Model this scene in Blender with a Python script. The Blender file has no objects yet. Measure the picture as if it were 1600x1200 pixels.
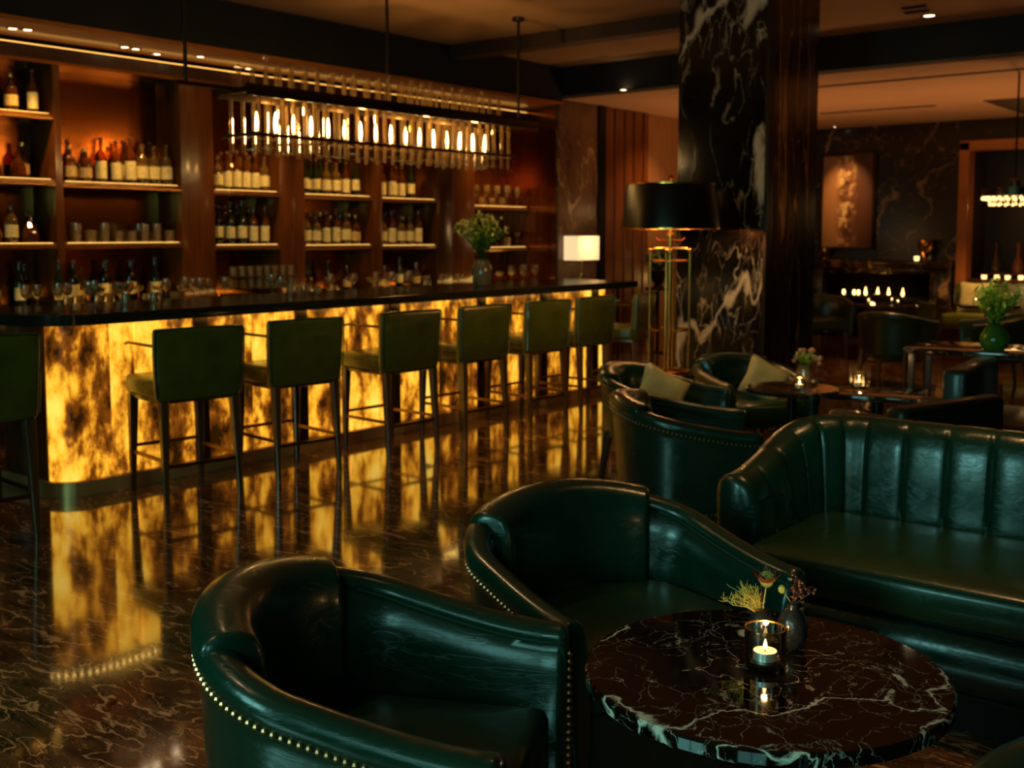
import bpy, bmesh, math, random
from mathutils import Vector, Matrix
PI = math.pi
C = bpy.context.scene.collection
scn = bpy.context.scene

# ------------------------------------------------------------------ camera
F = 1721.0; H = 1.5; PITCH = math.radians(5.0); YAW = math.radians(38.8)
CY = 366 + F*math.tan(PITCH)
cam_d = bpy.data.cameras.new('camera'); cam = bpy.data.objects.new('camera', cam_d); C.objects.link(cam)
cam.location = (0, 0, H); cam.rotation_euler = (PI/2-PITCH, 0, YAW)
cam_d.sensor_width = 36; cam_d.lens = F/1600*36; cam_d.shift_y = (CY-600)/1600
cam_d.clip_start = 0.05; cam_d.clip_end = 100
cam_d.dof.use_dof = True; cam_d.dof.focus_distance = 2.25; cam_d.dof.aperture_fstop = 5.6
scn.camera = cam
# ------------------------------------------------------------------ world and exposure
w = bpy.data.worlds.new('world'); scn.world = w; w.use_nodes = True
w.node_tree.nodes['Background'].inputs[0].default_value = (0.012, 0.010, 0.008, 1)
w.node_tree.nodes['Background'].inputs[1].default_value = 1.0
vs = scn.view_settings; vs.view_transform = 'Standard'; vs.look = 'None'; vs.gamma = 1; vs.exposure = 0.18
vs.use_curve_mapping = False
scn.cycles.use_denoising = True
scn.cycles.sample_clamp_indirect = 3.0
scn.cycles.max_bounces = 10; scn.cycles.transparent_max_bounces = 24
scn.cycles.caustics_reflective = False; scn.cycles.caustics_refractive = False

def area(name, loc, target, sx, sy, energy, col):
    l = bpy.data.lights.new(name, 'AREA'); l.shape = 'RECTANGLE'; l.size = sx; l.size_y = sy
    l.energy = energy; l.color = col
    o = bpy.data.objects.new(name, l); C.objects.link(o); o.location = loc
    o.rotation_euler = (Vector(target)-Vector(loc)).to_track_quat('-Z', 'Y').to_euler(); return o
def spot(name, loc, target, energy, col, ang=70, blend=0.8, r=0.04):
    l = bpy.data.lights.new(name, 'SPOT'); l.energy = energy; l.color = col
    l.spot_size = math.radians(ang); l.spot_blend = blend; l.shadow_soft_size = r
    o = bpy.data.objects.new(name, l); C.objects.link(o); o.location = loc
    o.rotation_euler = (Vector(target)-Vector(loc)).to_track_quat('-Z', 'Y').to_euler(); return o
def point(name, loc, energy, col, r=0.03):
    l = bpy.data.lights.new(name, 'POINT'); l.energy = energy; l.color = col; l.shadow_soft_size = r
    o = bpy.data.objects.new(name, l); C.objects.link(o); o.location = loc; return o
WARM = (1.0, 0.52, 0.18); AMB = (1.0, 0.52, 0.12); COOL = (0.32, 0.93, 0.84)
# cool area lights added before unseen windows behind the camera, for teal highlights
area('window_fill', (-2.3, -2.35, 1.9), (-1.6, 2.2, 0.6), 1.3, 1.5, 58, COOL)
area('window_fill', (0.6, -2.35, 1.9), (-0.6, 3.5, 0.6), 1.3, 1.5, 30, COOL)
# added upward spots without fixtures, brightening the lounge and far room ceilings
for p_, e_ in (((-4.3, 4.4, .75), 40), ((-2.6, 7.4, .8), 34), ((-6.1, 12.4, .8), 100), ((-3.2, 13.0, .8), 110)):
    spot('ceiling_fill', p_, (p_[0], p_[1], 3.0), e_, (1.0, .44, .14), 150, .9, .12)
# added warm spots without fixtures, brightening the stool backs along the bar
for x_, y_, e_ in ((-3.9, 3.3, 18), (-3.9, 5.0, 48), (-4.0, 6.6, 90), (-4.7, 7.6, 90)):
    spot('stool_fill', (x_, y_-.5, 3.25), (-5.2, y_+.1, .7), e_, (1.0, .60, .16), 46, .9, .03)
spot('floor_fill', (-3.6, 2.6, 3.25), (-3.0, 2.6, 0), 34, (1.0, .55, .22), 80, .9, .02)  # added spots without fixtures, brightening the foreground floor
spot('floor_fill', (-2.6, .5, 3.25), (-2.6, 1.0, 0), 34, (1.0, .62, .34), 70, .9, .02)

# ------------------------------------------------------------------ pixel helpers (photo frame -> world)
FW = Vector((-math.sin(YAW)*math.cos(PITCH), math.cos(YAW)*math.cos(PITCH), -math.sin(PITCH)))
RT = Vector((math.cos(YAW), math.sin(YAW), 0)); UP = RT.cross(FW); EYE = Vector((0, 0, H))
def ray(u, v): return FW + RT*((u-800)/F) - UP*((v-CY)/F)
def gz(u, v, z): d = ray(u, v); return EYE + d*((z-H)/d.z)
def gx(u, v, x): d = ray(u, v); return EYE + d*(x/d.x)
def gy(u, v, y): d = ray(u, v); return EYE + d*(y/d.y)

# ------------------------------------------------------------------ materials
M = {}
def newmat(name):
    m = bpy.data.materials.new(name); m.use_nodes = True; nt = m.node_tree
    return m, nt, nt.nodes['Principled BSDF']
def node(nt, t, **kw):
    n = nt.nodes.new(t)
    for k, v in kw.items(): setattr(n, k, v)
    return n
def coords(nt, scale=(1, 1, 1), rot=(0, 0, 0)):
    t = node(nt, 'ShaderNodeTexCoord'); mp = node(nt, 'ShaderNodeMapping')
    mp.inputs['Scale'].default_value = scale; mp.inputs['Rotation'].default_value = rot
    nt.links.new(t.outputs['Object'], mp.inputs[0]); return mp.outputs[0]
def noise(nt, vec, scale, detail=4, rough=.55, dist=0):
    n = node(nt, 'ShaderNodeTexNoise'); n.inputs['Scale'].default_value = scale; n.inputs['Detail'].default_value = detail
    n.inputs['Roughness'].default_value = rough; n.inputs['Distortion'].default_value = dist
    nt.links.new(vec, n.inputs['Vector']); return n
def ramp(nt, fac, stops, interp='LINEAR'):
    r = node(nt, 'ShaderNodeValToRGB'); cr = r.color_ramp; cr.interpolation = interp
    while len(cr.elements) < len(stops): cr.elements.new(0.5)
    for e, (p, c) in zip(cr.elements, stops):
        e.position = p; e.color = (c, c, c, 1) if not isinstance(c, tuple) else (*c, 1)
    nt.links.new(fac, r.inputs[0]); return r.outputs[0]
def mth(nt, op, a, b=None):
    n = node(nt, 'ShaderNodeMath', operation=op)
    for i, x in enumerate((a, b)):
        if x is None: continue
        if isinstance(x, (int, float)): n.inputs[i].default_value = x
        else: nt.links.new(x, n.inputs[i])
    return n.outputs[0]
def mixc(nt, fac, a, b):
    n = node(nt, 'ShaderNodeMix', data_type='RGBA')
    if isinstance(fac, (int, float)): n.inputs[0].default_value = fac
    else: nt.links.new(fac, n.inputs[0])
    for i, x in ((6, a), (7, b)):
        if isinstance(x, tuple): n.inputs[i].default_value = (*x, 1)
        else: nt.links.new(x, n.inputs[i])
    return n.outputs[2]
def bump(nt, b, h, strength=.2, dist=.01):
    n = node(nt, 'ShaderNodeBump'); n.inputs['Strength'].default_value = strength; n.inputs['Distance'].default_value = dist
    nt.links.new(h, n.inputs['Height']); nt.links.new(n.outputs[0], b.inputs['Normal'])

def simple(name, col, rough=.5, metal=0, spec=.5, var=.0, scale=20, coat=0, bmp=0):
    m, nt, b = newmat(name)
    b.inputs['Base Color'].default_value = (*col, 1); b.inputs['Roughness'].default_value = rough
    b.inputs['Metallic'].default_value = metal; b.inputs['Specular IOR Level'].default_value = spec
    b.inputs['Coat Weight'].default_value = coat; b.inputs['Coat Roughness'].default_value = .08
    v = coords(nt); n = noise(nt, v, scale)
    if var:
        nt.links.new(ramp(nt, n.outputs[0], [(.3, tuple(c*(1-var) for c in col)), (.7, tuple(min(1, c*(1+var)) for c in col))]), b.inputs['Base Color'])
    if bmp: bump(nt, b, n.outputs[0], bmp, .004)
    M[name] = m; return m
def emis(name, col, strength):
    m, nt, b = newmat(name)
    b.inputs['Base Color'].default_value = (*col, 1); b.inputs['Emission Color'].default_value = (*col, 1)
    b.inputs['Emission Strength'].default_value = strength; M[name] = m; return m

def leather(name, col, rough=.3, scale=1.0):
    m, nt, b = newmat(name)
    v = coords(nt)
    n1 = noise(nt, v, 3.0*scale, 5, .6); n2 = noise(nt, v, 220*scale, 2, .5)
    v2 = coords(nt, (6*scale, 2.0*scale, 9*scale), (.4, .7, .2)); n3 = noise(nt, v2, 2.2, 6, .62, 1.6)
    cr = ramp(nt, n1.outputs[0], [(.25, tuple(c*.62 for c in col)), (.75, tuple(c*1.3 for c in col))])
    nt.links.new(cr, b.inputs['Base Color'])
    rr = ramp(nt, n3.outputs[0], [(.3, rough*.88), (.7, min(1, rough*1.15))]); nt.links.new(rr, b.inputs['Roughness'])
    b.inputs['Coat Weight'].default_value = .22; b.inputs['Coat Roughness'].default_value = .14
    crease = ramp(nt, mth(nt, 'ABSOLUTE', mth(nt, 'SUBTRACT', n3.outputs[0], .5)), [(0, 0.0), (.03, .75), (.1, 1.0)])
    hh = mth(nt, 'ADD', mth(nt, 'MULTIPLY', n2.outputs[0], .045), mth(nt, 'ADD', mth(nt, 'MULTIPLY', crease, .10), n1.outputs[0]))
    bump(nt, b, hh, .32, .006)
    M[name] = m; return m
leather('leather', (.0035, .031, .0165), .25)
leather('leather_seat', (.010, .040, .013), .30)
leather('leather_olive', (.066, .074, .008), .28, 2)
leather('leather_far', (.028, .048, .010), .32)
leather('leather_dark', (.006, .020, .009), .48)
simple('piping', (.008, .038, .024), .22, coat=.5)
simple('satin', (.40, .36, .15), .42, var=.25, scale=9, bmp=.3)
simple('satin_dark', (.05, .06, .035), .45, var=.25, scale=9, bmp=.3)
simple('brass', (.72, .34, .07), .22, 1)
simple('brass_dark', (.22, .12, .04), .28, 1)
simple('nail', (.86, .44, .20), .32, 1)
simple('bronze', (.055, .034, .016), .30, .85)
simple('kick', (.66, .40, .14), .30, .6, var=.12, scale=2)
simple('blackmetal', (.010, .009, .008), .3, .6)
simple('black', (.006, .004, .003), .8)
simple('shade_metal', (.035, .034, .028), .30, .9)
simple('gold_inside', (.75, .45, .14), .3, 1)
simple('ceil', (.30, .17, .085), .85, var=.06, scale=1.2)
simple('ceil_far', (.44, .27, .17), .85, var=.06, scale=1.2)
simple('dark_wall', (.035, .018, .010), .5)
simple('ceramic', (.16, .13, .07), .18, coat=.6, var=.25, scale=14)
simple('ceramic_black', (.018, .022, .024), .2, coat=.6, var=.4, scale=60, bmp=.6)
simple('wax', (.75, .55, .28), .5)
simple('alu', (.80, .84, .86), .35, .8)
simple('cork', (.10, .045, .02), .6)
simple('label_cream', (.85, .72, .34), .65, var=.2, scale=50)
simple('label_gold', (.60, .42, .14), .45, var=.3, scale=60)
simple('foliage', (.050, .095, .018), .45, var=.5, scale=30)
simple('foliage_bright', (.36, .52, .05), .45, var=.4, scale=20)
simple('sprig', (.62, .56, .12), .5, var=.35, scale=60)
simple('petal_dark', (.20, .04, .025), .5, var=.4, scale=80)
simple('blossom_pink', (.50, .24, .14), .55, var=.3, scale=60)
simple('blossom_cream', (.62, .50, .26), .55, var=.3, scale=60)
simple('blossom_yellow', (.55, .52, .10), .55, var=.35, scale=120, bmp=.8)
simple('berry', (.32, .10, .04), .35, var=.3, scale=40)
simple('copper_wood', (.52, .165, .026), .34, .2, coat=.3, var=.18, scale=3)
emis('bulb', (1.0, .62, .24), 46)
emis('flame', (1.0, .60, .20), 16)
emis('led', (1.0, .60, .14), 10)
emis('led_shelf', (1.0, .58, .13), 1.8)
emis('led_cove', (1.0, .50, .10), 2.0)
emis('downlight', (1.0, .74, .42), 10)
emis('reflection_lit', (1.0, .74, .38), .8)
emis('crystal_glow', (1.0, .60, .20), 2.6)
emis('small_flame', (1.0, .55, .14), 7)
simple('counter_stone', (.016, .014, .009), .12)
simple('matte_black', (.004, .003, .002), 1, spec=0)  # plain matte black without gloss, used on the firebox

def wood(name, a, b_, scale=1, rough=.28, axis='z', coat=.5):
    m, nt, b = newmat(name)
    s = {'z': (9, 9, .7), 'y': (9, .7, 9), 'x': (.7, 9, 9)}[axis]
    v = coords(nt, tuple(k*scale for k in s)); n = noise(nt, v, 1.6, 7, .62, 1.0)
    nt.links.new(ramp(nt, n.outputs[0], [(.3, a), (.72, b_)]), b.inputs['Base Color'])
    b.inputs['Roughness'].default_value = rough; b.inputs['Coat Weight'].default_value = coat; b.inputs['Coat Roughness'].default_value = .12
    bump(nt, b, n.outputs[0], .06, .004); M[name] = m; return m
wood('wood', (.070, .018, .003), (.20, .056, .009))
wood('wood_dark', (.030, .010, .004), (.085, .028, .009))
wood('wood_shelf', (.10, .032, .008), (.24, .085, .02), axis='y')
wood('wood_pale', (.26, .12, .05), (.40, .20, .09), rough=.5, coat=.1)
wood('wood_leg', (.05, .018, .007), (.12, .045, .015))

def marble(name, base, base2, vein, scale=1.0, amount=.5, rough=.07, stretch=(1, 1, 1), rot=(0, 0, 0), width=.012, spec=.5, dens=1.0):
    m, nt, b = newmat(name)
    v0 = coords(nt, tuple(k*scale for k in stretch), rot)
    def warp(vec, sc, amt, det):
        nd = noise(nt, vec, sc, det, .6); sb = node(nt, 'ShaderNodeVectorMath', operation='SUBTRACT'); nt.links.new(nd.outputs['Color'], sb.inputs[0]); sb.inputs[1].default_value = (.5, .5, .5)
        ma = node(nt, 'ShaderNodeVectorMath', operation='MULTIPLY_ADD'); nt.links.new(sb.outputs[0], ma.inputs[0]); ma.inputs[1].default_value = (amt,)*3; nt.links.new(vec, ma.inputs[2]); return ma.outputs[0]
    v1 = warp(warp(v0, 1.1, .9, 2), 8.0, .16, 5)
    def ridge(sc, det):
        n = noise(nt, v1, sc, det, .45); return mth(nt, 'ABSOLUTE', mth(nt, 'SUBTRACT', n.outputs[0], .5))
    thick = ramp(nt, noise(nt, v0, 3.3, 3).outputs[0], [(.35, .35), (.68, 1.0)])
    r1 = ridge(.8*dens, 1.5)
    a = ramp(nt, mth(nt, 'DIVIDE', r1, thick), [(0, 1.0), (width*.5, .7), (width*1.2, 0.0)])
    mk = noise(nt, v0, .9, 2); mask1 = ramp(nt, mk.outputs[0], [(.53-.18*amount, 0.0), (.60-.15*amount, 1.0)])
    a = mth(nt, 'MULTIPLY', a, mask1)
    # fine cracks clustered around the main veins
    vo = node(nt, 'ShaderNodeTexVoronoi', feature='DISTANCE_TO_EDGE'); vo.inputs['Scale'].default_value = 4.2*dens; nt.links.new(v1, vo.inputs['Vector'])
    near = ramp(nt, r1, [(0, 1.0), (.035+.04*amount, .75), (.06+.07*amount, 0.0)])
    brk = ramp(nt, noise(nt, v0, 6.5, 3).outputs[0], [(.47-.08*amount, 0.0), (.57, 1.0)])
    c = mth(nt, 'MULTIPLY', ramp(nt, vo.outputs[0], [(0, .85), (width*.7, .5), (width*1.5, 0.0)]), mth(nt, 'MULTIPLY', near, brk))
    r2 = ridge(2.3*dens, 2)
    d = mth(nt, 'MULTIPLY', ramp(nt, r2, [(0, .6), (width*.35, .25), (width*.7, 0.0)]), mth(nt, 'MULTIPLY', brk, .8))
    fac = mth(nt, 'MINIMUM', mth(nt, 'ADD', mth(nt, 'ADD', a, c), d), 1.0)
    cloud = ramp(nt, noise(nt, v1, 2.0, 5).outputs[0], [(.35, base), (.7, base2)])
    nt.links.new(mixc(nt, fac, cloud, vein), b.inputs['Base Color'])
    b.inputs['Roughness'].default_value = rough; b.inputs['Specular IOR Level'].default_value = spec
    M[name] = m; return m, nt, b
marble('marble_table', (.003, .0025, .0022), (.007, .004, .003), (.95, .80, .62), 3.4, 1.25, .05, width=.0075)
marble('marble_column', (.004, .0035, .003), (.010, .007, .004), (.62, .48, .33), 1.5,  1.15, .12, stretch=(1.3, 1, .45), width=.020)
marble('marble_brown', (.016, .007, .003), (.050, .020, .006), (.34, .16, .05), 1.9, .9, .16, stretch=(1, 2.2, .28), width=.020)
marble('marble_wall', (.006, .004, .003), (.020, .012, .006), (.30, .18, .08), 1.1, .6, .22, width=.016)
marble('marble_smoky', (.10, .050, .028), (.22, .12, .070), (.5, .34, .2), 1.2, .6, .16, width=.018, stretch=(1, 1, .6))
marble('stone_top', (.010, .008, .006), (.05, .03, .02), (.30, .18, .10), 2.4, .7, .08, width=.03)
# polished floor: dark brown stone, fine reddish veins
mm, nt, b = marble('floor_stone', (.010, .005, .003), (.19, .080, .030), (.74, .38, .17), 3.0, 1.35, .085, stretch=(.5, 1.5, 1), rot=(0, 0, -.68), width=.020, spec=1.0, dens=3.3)
b.inputs['IOR'].default_value = 1.75
b.inputs['Coat Weight'].default_value = .6; b.inputs['Coat Roughness'].default_value = .05; b.inputs['Coat IOR'].default_value = 1.6
vv = coords(nt, (1, 1, 1)); nn = noise(nt, vv, 1.4, 3, .5); nn2 = noise(nt, coords(nt, (10, 10, 10)), 1, 4, .6)
bump(nt, b, mth(nt, 'ADD', nn.outputs[0], mth(nt, 'MULTIPLY', nn2.outputs[0], .08)), .035, .05)

# backlit onyx
def onyx(name, strength, seed):
    m, nt, b = newmat(name)
    t = node(nt, 'ShaderNodeTexCoord'); mp = node(nt, 'ShaderNodeMapping'); nt.links.new(t.outputs['Object'], mp.inputs[0])
    mp.inputs['Scale'].default_value = (1, 1.0, .50); mp.inputs['Location'].default_value = (seed*3.1, seed*7.3, seed)
    v = mp.outputs[0]
    n1 = noise(nt, v, 7.0, 8, .64, .1); n2 = noise(nt, v, 1.7, 3, .5); n3 = noise(nt, v, 26, 4, .6)
    s = mth(nt, 'ADD', mth(nt, 'MULTIPLY', n1.outputs[0], .62), mth(nt, 'ADD', mth(nt, 'MULTIPLY', n2.outputs[0], .34), mth(nt, 'MULTIPLY', n3.outputs[0], .10)))
    col = ramp(nt, s, [(.435, (.018, .006, .0005)), (.50, (.17, .045, .003)), (.537, (.55, .20, .010)), (.58, (.92, .43, .025)), (.66, (1.0, .64, .09))])
    nt.links.new(col, b.inputs['Emission Color']); nt.links.new(col, b.inputs['Base Color'])
    b.inputs['Emission Strength'].default_value = strength; b.inputs['Roughness'].default_value = .25
    M[name] = m
for i in range(3): onyx('onyx_%d' % i, 1.15, i+1)

def glass(name, tint=(1, 1, 1), refl=(1, 1, 1), ior=1.45, rough=.03, dens=.0, body=(0, 0, 0)):
    m = bpy.data.materials.new(name); m.use_nodes = True; nt = m.node_tree; nt.nodes.clear()
    out = node(nt, 'ShaderNodeOutputMaterial'); tr = node(nt, 'ShaderNodeBsdfTransparent'); gl = node(nt, 'ShaderNodeBsdfGlossy')
    tr.inputs[0].default_value = (*tint, 1); gl.inputs['Color'].default_value = (*refl, 1); gl.inputs['Roughness'].default_value = rough
    fr = node(nt, 'ShaderNodeFresnel'); fr.inputs[0].default_value = ior
    mx = node(nt, 'ShaderNodeMixShader'); nt.links.new(fr.outputs[0], mx.inputs[0])
    base = tr.outputs[0]
    if dens:
        df = node(nt, 'ShaderNodeBsdfDiffuse'); df.inputs[0].default_value = (*body, 1)
        tl = node(nt, 'ShaderNodeBsdfTranslucent'); tl.inputs[0].default_value = (*body, 1)
        ad = node(nt, 'ShaderNodeMixShader'); nt.links.new(df.outputs[0], ad.inputs[1]); nt.links.new(tl.outputs[0], ad.inputs[2])
        m2 = node(nt, 'ShaderNodeMixShader'); m2.inputs[0].default_value = dens
        nt.links.new(tr.outputs[0], m2.inputs[1]); nt.links.new(ad.outputs[0], m2.inputs[2]); base = m2.outputs[0]
    nt.links.new(base, mx.inputs[1]); nt.links.new(gl.outputs[0], mx.inputs[2]); nt.links.new(mx.outputs[0], out.inputs[0])
    M[name] = m; return m
glass('glass_clear', (.985, .97, .94), ior=1.28)
glass('glass_bar', (.92, .86, .76), ior=1.7, dens=.28, body=(1.0, .66, .26))
glass('glass_tube', (.93, .86, .74), ior=1.6, rough=.06, dens=.07, body=(1.0, .75, .42))
glass('glass_amber', (.60, .22, .03), ior=1.6, dens=.35, body=(.34, .10, .010))
glass('glass_green', (.10, .16, .05), ior=1.5, dens=.6, body=(.04, .06, .012))
glass('glass_dark', (.05, .03, .02), ior=1.5, dens=.8, body=(.016, .009, .006))
glass('glass_pale', (.80, .62, .34), ior=1.6, dens=.28, body=(.60, .34, .08))
glass('glass_vase_green', (.25, .5, .12), ior=1.5, dens=.6, body=(.16, .50, .05))
m, nt, b = newmat('mirror'); b.inputs['Base Color'].default_value = (.34, .105, .020, 1); b.inputs['Metallic'].default_value = 1
b.inputs['Roughness'].default_value = .17; M['mirror'] = m
m, nt, b = newmat('mirror_red'); b.inputs['Metallic'].default_value = .75; b.inputs['Roughness'].default_value = .16
n = noise(nt, coords(nt, (14, 14, .4)), 2, 4); nt.links.new(ramp(nt, n.outputs[0], [(.3, (.16, .04, .012)), (.7, (.34, .10, .028))]), b.inputs['Base Color']); M['mirror_red'] = m
# painting: warm abstract blotches
m, nt, b = newmat('canvas'); v = coords(nt, (1, 1, 1)); n1 = noise(nt, v, 5.5, 6, .6, .3); n0 = noise(nt, v, 1.6, 3)
sx_ = node(nt, 'ShaderNodeSeparateXYZ'); nt.links.new(v, sx_.inputs[0])
ground = ramp(nt, mth(nt, 'ADD', sx_.outputs[0], mth(nt, 'MULTIPLY', n0.outputs[0], .35)), [(0, (.36, .17, .06)), (.16, (.30, .12, .04)), (.32, (.10, .03, .012))])
cen = ramp(nt, mth(nt, 'ABSOLUTE', mth(nt, 'ADD', sx_.outputs[0], .02)), [(.05, 1.0), (.17, 0.0)])
fig = ramp(nt, n1.outputs[0], [(.40, (.015, .006, .004)), (.50, (.20, .07, .02)), (.60, (.80, .58, .26))])
nt.links.new(mixc(nt, mth(nt, 'MULTIPLY', cen, .85), ground, fig), b.inputs['Base Color']); b.inputs['Roughness'].default_value = .6; M['canvas'] = m

# ------------------------------------------------------------------ mesh helpers
def B(): return bmesh.new()
def box(bm, x0, x1, y0, y1, z0, z1, bev=0, seg=2, mat=None):
    vs_ = [bm.verts.new((x, y, z)) for x in (x0, x1) for y in (y0, y1) for z in (z0, z1)]
    f = [(0, 1, 3, 2), (4, 6, 7, 5), (0, 4, 5, 1), (2, 3, 7, 6), (0, 2, 6, 4), (1, 5, 7, 3)]
    fs = [bm.faces.new([vs_[i] for i in q]) for q in f]
    if bev:
        es = list({e for fc in fs for e in fc.edges})
        bmesh.ops.bevel(bm, geom=es, offset=bev, segments=seg, affect='EDGES', profile=.5, clamp_overlap=True)
    if mat is not None: pass
    return bm
def grid(bm, rows, close_u=False, close_v=False, cap=False):
    V = [[bm.verts.new(p) for p in r] for r in rows]; n = len(V); k = len(V[0])
    for i in range(n if close_u else n-1):
        for j in range(k if close_v else k-1):
            a, b_, c_, d = V[i][j], V[i][(j+1) % k], V[(i+1) % n][(j+1) % k], V[(i+1) % n][j]
            try: bm.faces.new((a, b_, c_, d))
            except ValueError: pass
    if cap:
        bm.faces.new(V[0][::-1]); bm.faces.new(V[-1])
    return V
def lathe(bm, prof, cx=0, cy=0, cz=0, n=16, sx=1, sy=1, cap=False):
    rows = [[(cx+r*math.cos(2*PI*i/n)*sx, cy+r*math.sin(2*PI*i/n)*sy, cz+z) for i in range(n)] for r, z in prof]
    grid(bm, rows, False, True, cap); return bm
def tube(bm, pts, r, n=8, cap=True):
    pts = [Vector(p) for p in pts]; rows = []; up = None
    for i, p in enumerate(pts):
        t = (pts[min(i+1, len(pts)-1)]-pts[max(i-1, 0)]).normalized()
        if up is None: up = Vector((0, 0, 1)) if abs(t.z) < .9 else Vector((1, 0, 0))
        a = t.cross(up).normalized(); c_ = a.cross(t).normalized(); up = c_
        rr = r[i] if isinstance(r, (list, tuple)) else r
        rows.append([p+a*rr*math.cos(2*PI*k/n)+c_*rr*math.sin(2*PI*k/n) for k in range(n)])
    grid(bm, rows, False, True, cap); return bm
def sph(bm, c, r, n=8, m_=5, sz=1):
    c = Vector(c)
    prof = [(r*math.sin(PI*i/m_), -r*sz*math.cos(PI*i/m_)) for i in range(m_+1)]
    prof[0] = (r*.02, prof[0][1]); prof[-1] = (r*.02, prof[-1][1])
    lathe(bm, prof, c.x, c.y, c.z, n, cap=True); return bm
def taper(bm, x, y, z0, z1, r0, r1, dx=0, dy=0, bev=True):
    # square leg from top (z1, half width r1) to bottom (z0, r0), foot shifted by dx, dy
    rows = [[(x+dx*(1-t)+s*rr, y+dy*(1-t)+u*rr, z0+(z1-z0)*t) for s, u in ((-1, -.8), (-.8, -1), (.8, -1), (1, -.8), (1, .8), (.8, 1), (-.8, 1), (-1, .8))]
            for t, rr in ((0, r0), (1, r1))]
    grid(bm, rows, False, True, True); return bm
def obj(name, bm, mat, parent=None, smooth=True, ang=38):
    bmesh.ops.recalc_face_normals(bm, faces=bm.faces)
    me = bpy.data.meshes.new(name); bm.to_mesh(me); bm.free()
    if smooth:
        me.shade_smooth(); me.set_sharp_from_angle(angle=math.radians(ang))
    me.materials.append(M[mat] if isinstance(mat, str) else mat)
    o = bpy.data.objects.new(name, me); C.objects.link(o)
    if parent is not None: o.parent = parent
    return o
def tag(o, label, cat, group=None, kind=None):
    o['label'] = label; o['category'] = cat
    if group: o['group'] = group
    if kind: o['kind'] = kind
    return o
def thing(name, label, cat, loc=(0, 0, 0), rotz=0, group=None, scale=None):
    o = bpy.data.objects.new(name, None); C.objects.link(o); o.empty_display_size = .1
    o.location = loc; o.rotation_euler = (0, 0, rotz)
    if scale: o.scale = (scale,)*3
    return tag(o, label, cat, group)
def struct(name, bm, mat, parent=None, smooth=False, label=None):
    o = obj(name, bm, mat, parent, smooth)
    if parent is None: o['kind'] = 'structure'
    if label: o['label'] = label
    return o
def dup(root, loc, rotz=0, label=None, group=None, scale=None):
    def cp(o, par):
        c_ = o.copy(); C.objects.link(c_)
        if par is not None: c_.parent = par
        for ch in list(o.children): cp(ch, c_)
        return c_
    r = cp(root, None); r.location = loc; r.rotation_euler = (0, 0, rotz)
    if scale: r.scale = scale if isinstance(scale, tuple) else (scale,)*3
    if label: r['label'] = label
    if group: r['group'] = group
    return r
ORD = ['first', 'second', 'third', 'fourth', 'fifth', 'sixth', 'seventh', 'eighth', 'ninth', 'tenth', 'eleventh', 'twelfth', 'thirteenth', 'fourteenth', 'fifteenth', 'sixteenth']

# ------------------------------------------------------------------ the room
YF = 15.85; ZA = 3.38; ZB = 3.06; XW = -7.7
bm = B(); box(bm, -8.6, 3.0, -2.4, YF+1.2, -.1, 0); struct('floor', bm, 'floor_stone')
bm = B(); box(bm, -7.5, 3.0, -2.4, 10.24, ZA, ZA+.1); struct('ceiling', bm, 'ceil')
bm = B(); box(bm, -8.6, 3.0, 10.47, YF, ZB, ZB+.34); struct('ceiling', bm, 'ceil_far', label='lower ceiling of the far room')
bm = B(); box(bm, -8.6, -7.5, -2.4, 10.24, 2.99, ZA+.1); struct('trim_1', bm, 'black', label='black bulkhead above the bar')
bm = B(); box(bm, -7.505, -7.485, -2.4, 10.24, 2.965, 2.995); struct('trim_2', bm, 'copper_wood', label='thin copper edge under the bulkhead')
bm = B(); box(bm, -8.14, -7.505, -2.4, 10.24, 2.972, 2.99); struct('trim_3', bm, 'copper_wood', label='copper coloured soffit over the bar shelves')
bm = B(); box(bm, -7.5, 3.0, 10.24, 10.47, ZB, ZA+.1); struct('trim_4', bm, 'black', label='deep dark ceiling beam behind the marble column')
bm = B(); box(bm, -7.5, -4.48, 8.34, 8.52, 3.25, ZA); struct('trim_5', bm, 'dark_wall', label='shallow ceiling beam between bulkhead and column')
bm = B(); box(bm, -8.65, -8.5, -2.4, 10.5, 0, 3.0); struct('wall_left', bm, 'dark_wall')
bm = B(); box(bm, -8.5, XW-.02, 10.43, 10.55, 0, ZB); box(bm, XW-.12, XW-.02, 10.55, YF, 0, ZB); struct('wall_left', bm, 'wood_pale')
bm = B(); box(bm, -8.6, -4.72, YF, YF+.15, 0, ZB); box(bm, -4.72, -3.2, YF, YF+.15, 2.70, ZB); box(bm, -3.2, 3, YF, YF+.15, 0, ZB)
struct('wall_back', bm, 'marble_wall')
bm = B(); box(bm, 3.0, 3.1, -2.4, YF, 0, 3.4); struct('wall_right', bm, 'dark_wall')
bm = B()
for a, b_ in ((-8.6, -3.0), (-1.6, -.1), (1.3, 3.0)): box(bm, a, b_, -2.5, -2.4, 0, 3.4)
for a, b_ in ((-3.0, -1.6), (-.1, 1.3)): box(bm, a, b_, -2.5, -2.4, 0, 1.0); box(bm, a, b_, -2.5, -2.4, 2.75, 3.4)
struct('wall_front', bm, 'dark_wall')
for i, a in enumerate((-3.0, -.1)):
    bm = B()
    for q in ((a, a+.05, 1.0, 2.75), (a+1.35, a+1.4, 1.0, 2.75), (a, a+1.4, 1.0, 1.05), (a, a+1.4, 2.70, 2.75), (a+.68, a+.72, 1.0, 2.75)):
        box(bm, q[0], q[1], -2.46, -2.41, q[2], q[3])
    struct('window_%d' % (i+1), bm, 'blackmetal')  # unseen windows added to go with the cool area lights
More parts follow.
